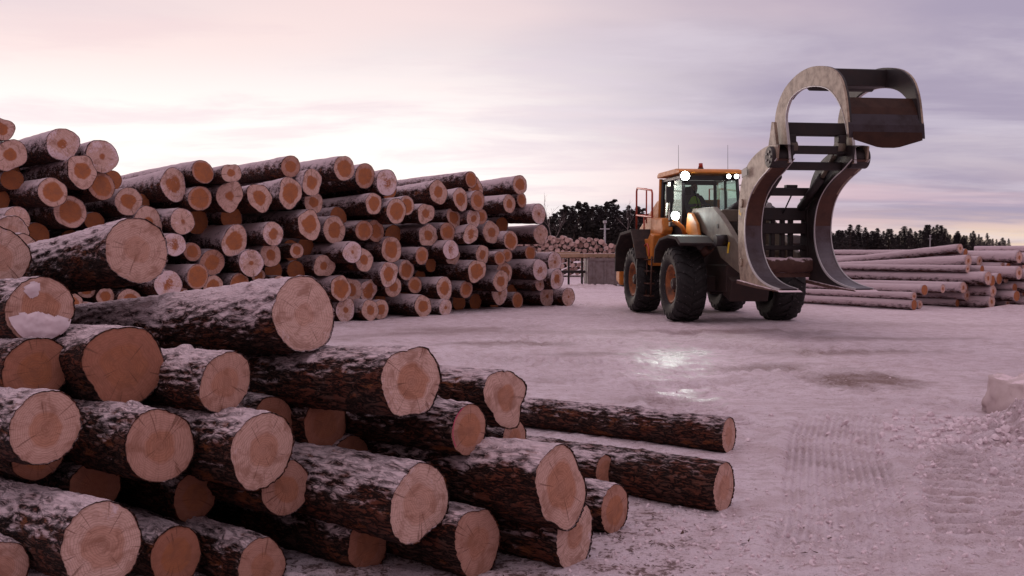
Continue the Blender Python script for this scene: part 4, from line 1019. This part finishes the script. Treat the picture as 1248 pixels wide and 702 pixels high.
# clamp lip: curved plate between the arm tips
def lip(P, edge=None):
    mb = MB(); rows_ = []
    for i, (x, z, hw) in enumerate(P):
        rows_.append([mb.bm.verts.new((x - .0, y, z - (edge(y / hw) if (edge and i == len(P) - 1) else 0))) for y in np.linspace(-hw, hw, 13)])
    for a, b in zip(rows_, rows_[1:]):
        for k in range(12): mb.bm.faces.new([a[k], a[k + 1], b[k + 1], b[k]])
    ret = bmesh.ops.solidify(mb.bm, geom=list(mb.bm.faces), thickness=.035)
    return mb
lip([(6.93, 4.20, .62), (7.07, 4.02, .62), (7.13, 3.90, .62)]).build('lip_upper_plate', 'rusty', gro)
lip([(7.135, 3.90, .66), (7.20, 3.72, .66), (7.22, 3.58, .66), (7.23, 3.50, .66)]).build('lip_plate', 'worn', gro)
lip([(7.24, 3.60, .60), (7.25, 3.52, .60), (7.26, 3.47, .60)], lambda q: .13 * min(1, max(0, 1.35 * (1 - abs(q))))).build('cutting_edge', 'rusty', gro)
# snow-caked torque tube at the grapple's heel
tt = MB()
Vt = []; segs, rg = 20, 40
g = np.random.default_rng(4)
yy = np.linspace(-.62, .86, rg); th = np.linspace(0, 2 * np.pi, segs, endpoint=False)
TH, YY = np.meshgrid(th, yy); rr_ = .15 + .03 * fbm(YY * 5, np.cos(TH) * 1.5, np.sin(TH) * 1.5, 4, 77) + .02 * (np.sin(YY * 11) > .8)
Vt = np.stack([3.05 + rr_ * np.cos(TH), YY, 1.36 + rr_ * np.sin(TH)], -1).reshape(-1, 3)
I = np.arange(segs * rg).reshape(rg, segs); J = np.roll(I, -1, 1)
Fq = np.stack([I[:-1], J[:-1], J[1:], I[1:]], -1).reshape(-1, 4).tolist() + [list(map(int, I[0])), list(map(int, I[-1]))]
me = mesh_np('torque_tube', Vt, Fq); me.materials.append(M['caked']); link(bpy.data.objects.new('torque_tube', me), gro)
MB().box((2.95, -.05, 1.16), (.25, 1.3, .10)).bevel(.02).build('heel_plate', 'caked', gro)
# plate with lettering block on the tine
np_ = MB().box((3.32, -.944, 3.23), (.30, .012, .17), (0, R(-8), 0)).bevel(.004, 1).build('name_plate', 'plate', gro)
MB().box((3.05, -.944, 2.44), (.05, .006, .10)).box((3.12, -.944, 2.40), (.05, .006, .06)).build('warning_sticker', 'yellow', gro)

# ------------------------------------------------------------------ operator in the cab (one skinned body)
def skin_figure(name, V, E_, rad, mats, parent=None, lv=2):
    me = bpy.data.meshes.new(name); me.from_pydata(V, E_, []); o = link(bpy.data.objects.new(name, me), parent)
    o.modifiers.new('skin', 'SKIN'); me.materials.append(mats)
    for i, r in enumerate(rad): me.skin_vertices[0].data[i].radius = r if isinstance(r, tuple) else (r, r)
    me.skin_vertices[0].data[0].use_root = True
    sb = o.modifiers.new('sub', 'SUBSURF'); sb.levels = lv; sb.render_levels = lv
    return o
def to_world(p): return LD.matrix_basis @ Vector(p)
LD.matrix_basis = Matrix.Translation(LD.location) @ Matrix.Rotation(math.atan2(-.991, .132), 4, 'Z')
per = empty('person', to_world((-2.72, -.05, 2.53)), LD.rotation_euler[2])
tag(per, 'seated operator in dark jacket and hi-vis vest inside the loader cab', 'person')
V = [(0, 0, .08), (0, 0, .28), (.02, 0, .48), (.03, 0, .58), (.05, 0, .66), (.06, 0, .76), (.05, 0, .84),
     (.02, .19, .50), (.20, .27, .27), (.46, .15, .28), (.54, .10, .30),
     (.02, -.19, .50), (.20, -.27, .27), (.46, -.15, .28), (.54, -.10, .30),
     (.04, .11, .06), (.42, .15, .08), (.46, .15, -.30), (.04, -.11, .06), (.42, -.15, .08), (.46, -.15, -.30)]
Ed = [(0, 1), (1, 2), (2, 3), (3, 4), (4, 5), (5, 6), (2, 7), (7, 8), (8, 9), (9, 10), (2, 11), (11, 12), (12, 13), (13, 14), (0, 15), (15, 16), (16, 17), (0, 18), (18, 19), (19, 20)]
rd = [(.15, .18), (.14, .17), (.13, .17), (.065, .065), (.075, .07), (.105, .085), (.07, .06), .075, .055, .042, .04, .075, .055, .042, .04, .10, .08, .055, .10, .08, .055]
skin_figure('body', V, Ed, rd, M['jacket'], per)
def ell(name, c, s, mat, parent):
    bm = bmesh.new(); bmesh.ops.create_uvsphere(bm, u_segments=20, v_segments=14, radius=1)
    for v in bm.verts:
        v.co = Vector((v.co.x * s[0] + c[0], v.co.y * s[1] + c[1], v.co.z * s[2] + c[2]))
    for f in bm.faces: f.smooth = True
    me = bpy.data.meshes.new(name); bm.to_mesh(me); bm.free(); me.materials.append(M[mat]); return link(bpy.data.objects.new(name, me), parent)
bm = bmesh.new(); bmesh.ops.create_uvsphere(bm, u_segments=24, v_segments=18, radius=1)
for v in bm.verts:
    x, y, z = v.co; jaw = 1 - .22 * max(0, -z)
    nose = .022 * math.exp(-((y / .18)**2 + ((z + .1) / .22)**2)) * (x > .5)
    v.co = Vector((.06 + x * .098 * jaw + nose, y * .078 * jaw, .765 + z * .125))
for f in bm.faces: f.smooth = True
me = bpy.data.meshes.new('face'); bm.to_mesh(me); bm.free(); me.materials.append(M['skin']); link(bpy.data.objects.new('face', me), per)
for sd in (-1, 1):
    ell('ear', (.055, sd * .078, .765), (.022, .012, .034), 'skin', per); ell('eye', (.146, sd * .033, .785), (.012, .014, .009), 'jacket', per)
    for k in range(5): MB().tube([(.535, sd * (.10 - .006 * k), .30 + .0), (.58, sd * (.085 - .02 * (k - 2)), .315), (.60, sd * (.075 - .02 * (k - 2)), .285)], .009, 6).build('finger', 'skin', per)
ell('hair', (.045, 0, .80), (.098, .083, .105), 'hair', per)
ell('vest', (.015, 0, .34), (.155, .195, .23), 'vest', per)

# ------------------------------------------------------------------ trees
def cards(g, centres, sizes, n, sc, flat=.6):
    V, Fc = [], []
    for _ in range(n):
        k = g.integers(len(centres)); c = centres[k]; s = sizes[k]
        d = g.normal(size=3); d /= np.linalg.norm(d); p = c + d * s * g.uniform(.35, 1.0)**.5 * np.array([1, 1, flat])
        a = g.normal(size=3); a /= np.linalg.norm(a); b = np.cross(a, g.normal(size=3)); b /= np.linalg.norm(b)
        q = sc * g.uniform(.6, 1.3); i = len(V)
        V += [p - a * q, p + b * q * .45, p + a * q, p - b * q * .45]; Fc.append((i, i + 1, i + 2, i + 3))
    return V, Fc
def pine_meshes(seed):
    g = np.random.default_rng(seed); H_ = 10.0
    t = MB(); bx, by = g.uniform(-.25, .25, 2)
    pts = [(bx * k * k, by * k * k, H_ * k * .96) for k in np.linspace(0, 1, 7)]
    for i in range(6): t.cyl(pts[i], pts[i + 1], .17 * (1 - i / 7.5), .17 * (1 - (i + 1) / 7.5), 7)
    cs, sz = [], []
    n = int(g.integers(20, 30))
    for k in range(n):
        q = g.uniform(.30, 1.0) if k else 1.0; wd = (1.7 * math.sin(min(1, (1.06 - q) / .55) * math.pi / 2)) + .15
        a = g.uniform(0, 6.28); c = np.array([bx * q * q + math.cos(a) * wd * g.uniform(.2, .95), by * q * q + math.sin(a) * wd * g.uniform(.2, .95), H_ * q])
        cs.append(c); sz.append(g.uniform(.25, .75) * (1.2 - .6 * q))
        t.cyl((bx * q * q, by * q * q, H_ * q - .5), tuple(c), .035, .012, 5)
    V, Fc = cards(g, cs, sz, 3200, .15, .8)
    cr = mesh_np('crown', V, Fc, smooth=False); cr.materials.append(M['needle'])
    tm = t.mesh('trunk'); tm.materials.append(M['trunk']); return tm, cr
def spruce_meshes(seed):
    g = np.random.default_rng(seed); H_ = 10.0
    t = MB().cyl((0, 0, 0), (0, 0, H_ * .98), .16, .015, 7); cs, sz = [], []
    z = 1.0
    while z < H_ * .985:
        wd = (H_ - z) * .21 + .10; nb = 7
        for k in range(nb):
            a = g.uniform(0, 6.28); L = wd * g.uniform(.55, 1.15); tip = (math.cos(a) * L, math.sin(a) * L, z - .28 * L)
            t.cyl((0, 0, z), tip, .02, .006, 4)
            for q in (.35, .65, .95): cs.append(np.array(tip) * q + np.array([0, 0, z]) * (1 - q)); sz.append(.12 + .10 * wd)
        z += .26 + .03 * wd
    V, Fc = cards(g, cs, sz, 2600, .15, .5)
    cr = mesh_np('crown', V, Fc, smooth=False); cr.materials.append(M['spruce'])
    tm = t.mesh('trunk'); tm.materials.append(M['trunk']); return tm, cr
def bare_meshes(seed):
    g = np.random.default_rng(seed); t = MB(); tw = MB()
    def grow(p, d, L, r, dep, m):
        q = p + d * L; m.cyl(p, q, r, r * .72, 6 if dep < 2 else 4, caps=False)
        if dep >= 5: return
        nchild = 2 if dep < 1 else 3
        for k in range(nchild):
            nd_ = (d + Vector(g.normal(size=3)) * (.22 if k == 0 else .48) + Vector((0, 0, .16))).normalized()
            grow(q, nd_, L * (g.uniform(.72, .88) if k == 0 else g.uniform(.45, .68)), r * (.72 if k == 0 else .48), dep + 1, tw if dep >= 1 else t)
    grow(Vector((0, 0, 0)), Vector((0, 0, 1)), 3.4, .11, 0, t)
    a = t.mesh('trunk'); b = tw.mesh('crown'); a.materials.append(M['birch']); b.materials.append(M['birch']); return a, b
PINE = [pine_meshes(40 + k) for k in range(6)]; SPR = [spruce_meshes(60 + k) for k in range(5)]; BARE = [bare_meshes(80 + k) for k in range(3)]
def tree(name, ms, x, y, h, label, group, lean=0, wide=1.0):
    e = empty(name, (x, y, 0), rnd.uniform(0, 6.28)); tag(e, label, 'tree', group)
    for me_, nm in zip(ms, ('trunk', 'crown')):
        o = link(bpy.data.objects.new(nm, me_), e); o.scale = (h / 10 * wide, h / 10 * wide, h / 10)
    return e
PL = ('dark pine in the dense wood beyond the yard, left of the loader', 'pines of the wood beyond the yard')
PS = ('pointed spruce among the pines of the wood left of the loader', 'spruces among the pines beyond the yard')
prof = [(640, 262), (668, 262), (684, 252), (694, 246), (704, 250), (714, 243), (724, 248), (734, 250), (746, 238), (754, 254), (766, 250), (780, 252), (795, 262), (815, 270)]
def interp(px): return float(np.interp(px, [p[0] for p in prof], [p[1] for p in prof]))
for i in range(30):
    px = 655 + i * 5.6 + rnd.uniform(-2, 2); Yd = 150 + rnd.uniform(-8, 8); h = 1.7 + (303 - interp(px) - rnd.uniform(-1, 9)) / FPX * Yd
    tree('spruce_tree' if i % 3 else 'pine_tree', SPR[i % 5] if i % 3 else PINE[i % 6], (px - 624) / FPX * Yd, Yd, h, *(PS if i % 3 else PL), wide=1.6 if i % 3 else 1.0)
for i in range(22):
    px = 660 + i * 7.2 + rnd.uniform(-2, 2); Yd = 172 + rnd.uniform(-6, 6); h = 1.7 + (303 - interp(px) - rnd.uniform(2, 9)) / FPX * Yd
    tree('pine_tree', PINE[(i * 5 + 1) % 6], (px - 624) / FPX * Yd, Yd, h, *PL, wide=1.35)
for i in range(24):
    px = 652 + i * 6.4 + rnd.uniform(-2, 2); Yd = 141 + rnd.uniform(-4, 4); h = (1.7 + (303 - interp(px)) / FPX * Yd) * rnd.uniform(.45, .7)
    tree('pine_tree', PINE[(i * 5 + 2) % 6], (px - 624) / FPX * Yd, Yd, h, 'low young pine at the front edge of the wood beyond the yard', 'young pines edging the wood', wide=1.9)
SL = ('small dark spruce in the far treeline beyond the log piles', 'spruces of the far treeline')
for i in range(96):
    px = 985 + i * 2.55 + rnd.uniform(-2, 2); Yd = 385 + rnd.uniform(-22, 22)
    topy = np.interp(px, [985, 1030, 1060, 1090, 1140, 1165, 1185, 1205, 1232], [284, 279, 280, 282, 279, 284, 287, 290, 294]) + rnd.choice((-6, -3, 0, 1, 3, 5, 6))
    tree('spruce_tree', SPR[i % 5], (px - 624) / FPX * Yd, Yd, 1.7 + (303 - topy) / FPX * Yd, *SL, wide=rnd.uniform(1.5, 3.2))
for px, topy, Yd, lab in ((673, 232, 120, 'slender bare birch at the corner of the pine wood'), (487, 205, 75, 'bare tree top showing just above the tall stack\'s middle'), (580, 206, 75, 'bare tree top showing above the stack\'s far end'), (470, 216, 78, 'lower bare tree top beside the other behind the stack'),
                          (1210, 289, 330, 'round bare tree in the gap of the far treeline'), (1222, 291, 335, 'small bare tree at the thin end of far treeline'), (766, 240, 140, 'thin bare birch rising from the pines beside the loader')):
    tree('birch_tree', BARE[int(px) % 3], (px - 624) / FPX * Yd, Yd, (1.7 + (303 - topy) / FPX * Yd) * 10 / 12.5, lab, None, wide=1.0)

# ------------------------------------------------------------------ yard furniture by the distant stack
def lamp_post(x, y, h, label):
    e = empty('lamp_post', (x, y, 0)); tag(e, label, 'lamp post')
    MB().cyl((0, 0, 0), (0, 0, h), .11, .08, 10).build('pole', 'galv', e)
    MB().box((0, 0, h - .55), (.9, .1, .1)).build('cross_arm', 'galv', e)
    MB().box((0, -.05, h + .12), (.34, .3, .26)).bevel(.04).build('lamp_head', 'galv', e)
lamp_post((737 - 624) / FPX * 95, 95, 1.7 + 31 / FPX * 95, 'grey lamp post in front of the pine wood')
lamp_post((1133 - 624) / FPX * 220, 220, 1.7 + 15 / FPX * 220, 'thin lamp post against the far treeline')
def skip(x, y, w_, d, h, rz, label, z=.12):
    e = empty('steel_skip', (x, y, 0), rz); tag(e, label, 'skip')
    mb = MB(); A = [(-w_ / 2, -d / 2), (w_ / 2, -d / 2), (w_ / 2, d / 2), (-w_ / 2, d / 2)]
    mb.box((0, -d / 2, z + h / 2), (w_, .05, h)); mb.box((0, d / 2, z + h / 2), (w_, .05, h)); mb.box((-w_ / 2, 0, z + h / 2), (.05, d - .05, h)); mb.box((w_ / 2, 0, z + h / 2), (.05, d - .05, h)); mb.box((0, 0, z + .03), (w_ - .05, d - .05, .05))
    mb.build('shell', 'steel', e)
    for k in (-.34, 0, .34): MB().box((k * w_, -d / 2 - .05, z + h / 2 - .05), (.07, .05, h - .12)).build('rib', 'steel', e)
    MB().box((0, -d / 2 - .04, z + h - .05), (w_ + .06, .08, .10)).build('rim', 'steel', e)
    for k in (-.3, .3): MB().box((k * w_, 0, z / 2), (.2, d, z)).build('skid', 'dark', e)
skip(4.05, 44.6, 1.45, 1.6, 1.15, .05, 'grey steel skip standing in the snow beyond the stack')
skip(5.35, 45.1, .95, 1.6, 1.05, .05, 'narrower steel skip beside the loader\'s rear wheel')
e = empty('log_rack', (2.2, 44.8, 0), .03); tag(e, 'low steel rack with legs carrying snowy timbers', 'rack')
for z, c in ((1.32, 'yellow'), (.66, 'dark')): MB().box((0, 0, z), (2.3, .14, .12)).bevel(.01).build('beam', 'rusty' if c == 'yellow' else 'dark', e)
for x in (-.95, -.35, .35, .95): MB().box((x, 0, .62), (.09, .10, 1.28)).bevel(.008, 1).build('leg', 'dark', e)
for x, ln, dy, rz, lab in ((2.0, 2.1, 0, .04, 'snowy squared timber laid on the rack'), (3.3, 2.6, .9, .35, 'snowy timber lying slantwise over the grey skip'), (4.3, 2.4, .9, .4, 'second snowy timber slanting over the grey skip'), (5.4, 2.2, .9, .03, 'brown timber across the narrower skip')):
    top = 1.38 if dy == 0 else 1.27
    o = MB().box((0, 0, .09), (ln, .22, .18)).bevel(.02).build('timber', 'timber'); o.location = (x, 44.8 + (0 if dy == 0 else -.1), top + (.0 if dy == 0 else .03)); o.rotation_euler = (0, 0, rz); tag(o, lab, 'timber')

# ------------------------------------------------------------------ small things on the snow
def rock_mesh(seed, s, cuts=.35):
    g = np.random.default_rng(seed); bm = bmesh.new(); bmesh.ops.create_cube(bm, size=1); bmesh.ops.subdivide_edges(bm, edges=bm.edges, cuts=14, use_grid_fill=True)
    co = np.array([v.co[:] for v in bm.verts]); co = co * np.array(s)
    sl = np.where(co[:, 2] > 0, 1 - .28 * co[:, 2] / s[2], 1); co[:, 0] *= sl
    d = fbm(co[:, 0] * 3.3 + seed, co[:, 1] * 3.3, co[:, 2] * 3.3, 4, seed); L = np.linalg.norm(co, axis=1) + 1e-6; co = co * (1 + .34 * d[:, None]) + .03 * fbm(co[:, 0] * 12, co[:, 1] * 12, co[:, 2] * 12 + seed, 3, seed + 4)[:, None]
    for v, c in zip(bm.verts, co): v.co = c
    for f in bm.faces: f.smooth = True
    me = bpy.data.meshes.new('snow_block'); bm.to_mesh(me); bm.free(); me.materials.append(M['block']); return me
for x, y, z, s, rot, lab in ((5.35, 10.1, .17, (.85, .55, .48), (.05, -.1, .25), 'slanted slab of packed snow standing on the ploughed heap'), (5.0, 8.75, .2, (.5, .5, .42), (.1, .15, .6), 'rounded lump of packed snow at the front of the heap')):
    o = link(bpy.data.objects.new('snow_block', rock_mesh(int(x * 100), s))); o.location = (x, y, z + ground_z(x, y) * .5); o.rotation_euler = rot; tag(o, lab, 'snow block')
g = np.random.default_rng(12); mb = MB()
for k in range(170):
    x, y = g.normal(.9, .45), g.normal(5.5, .6)
    if y < 4.2: continue
    s = g.uniform(.003, .011) * (1.5 if g.random() < .06 else 1)
    n_ = int(g.integers(4, 7)); an = np.sort(g.uniform(0, 6.28, n_)); q_ = Euler((g.uniform(-.35, .35), g.uniform(-.35, .35), g.uniform(0, 6)))
    top_ = [mb.bm.verts.new(Vector((x, y, ground_z(x, y) + .008)) + q_.to_matrix() @ Vector((math.cos(t_) * s * 2.4, math.sin(t_) * s * g.uniform(.6, 1.1), .002))) for t_ in an]
    mb.bm.faces.new(top_)
tag(mb.build('bark_debris', 'chip'), 'loose bark flakes scattered over the trampled snow', 'debris', kind='stuff')


# crumbs of broken snow kicked up by the wheels
g = np.random.default_rng(31); mb = MB()
ICO = bmesh.new(); bmesh.ops.create_icosphere(ICO, subdivisions=1, radius=1); iv = [v.co.copy() for v in ICO.verts]; iff = [[v.index for v in f.verts] for f in ICO.faces]; ICO.free()
spots = []
for k in range(2600):
    m_ = g.random()
    if m_ < .22: x, y = g.normal(4.6, .7), g.normal(8.8, .6); s_ = g.uniform(.010, .045)
    elif m_ < .50: x, y = g.normal(3.2, .7), g.normal(6.4, .9); s_ = g.uniform(.005, .018)
    elif m_ < .62: x, y = g.normal(1.3, .5), g.normal(5.7, .6); s_ = g.uniform(.005, .018)
    elif m_ < .78: x, y = g.uniform(-1, 7), g.uniform(5, 13); s_ = g.uniform(.005, .014)
    else: continue
    if y < 4.5: continue
    c = Vector((x, y, ground_z(x, y) + s_ * .25)); q_ = Euler(g.uniform(0, 6, 3)).to_matrix(); sc = Vector((g.uniform(.7, 1.5), g.uniform(.6, 1.1), g.uniform(.45, .8))) * s_
    vs = [mb.bm.verts.new(c + q_ @ Vector((p.x * sc.x, p.y * sc.y, p.z * sc.z)) * g.uniform(.75, 1.2)) for p in iv]
    for f in iff: mb.bm.faces.new([vs[i] for i in f])
tag(mb.build('snow_crumbs', 'crust'), 'crumbs of broken snow strewn over the rutted yard', 'snow crumbs', kind='stuff')
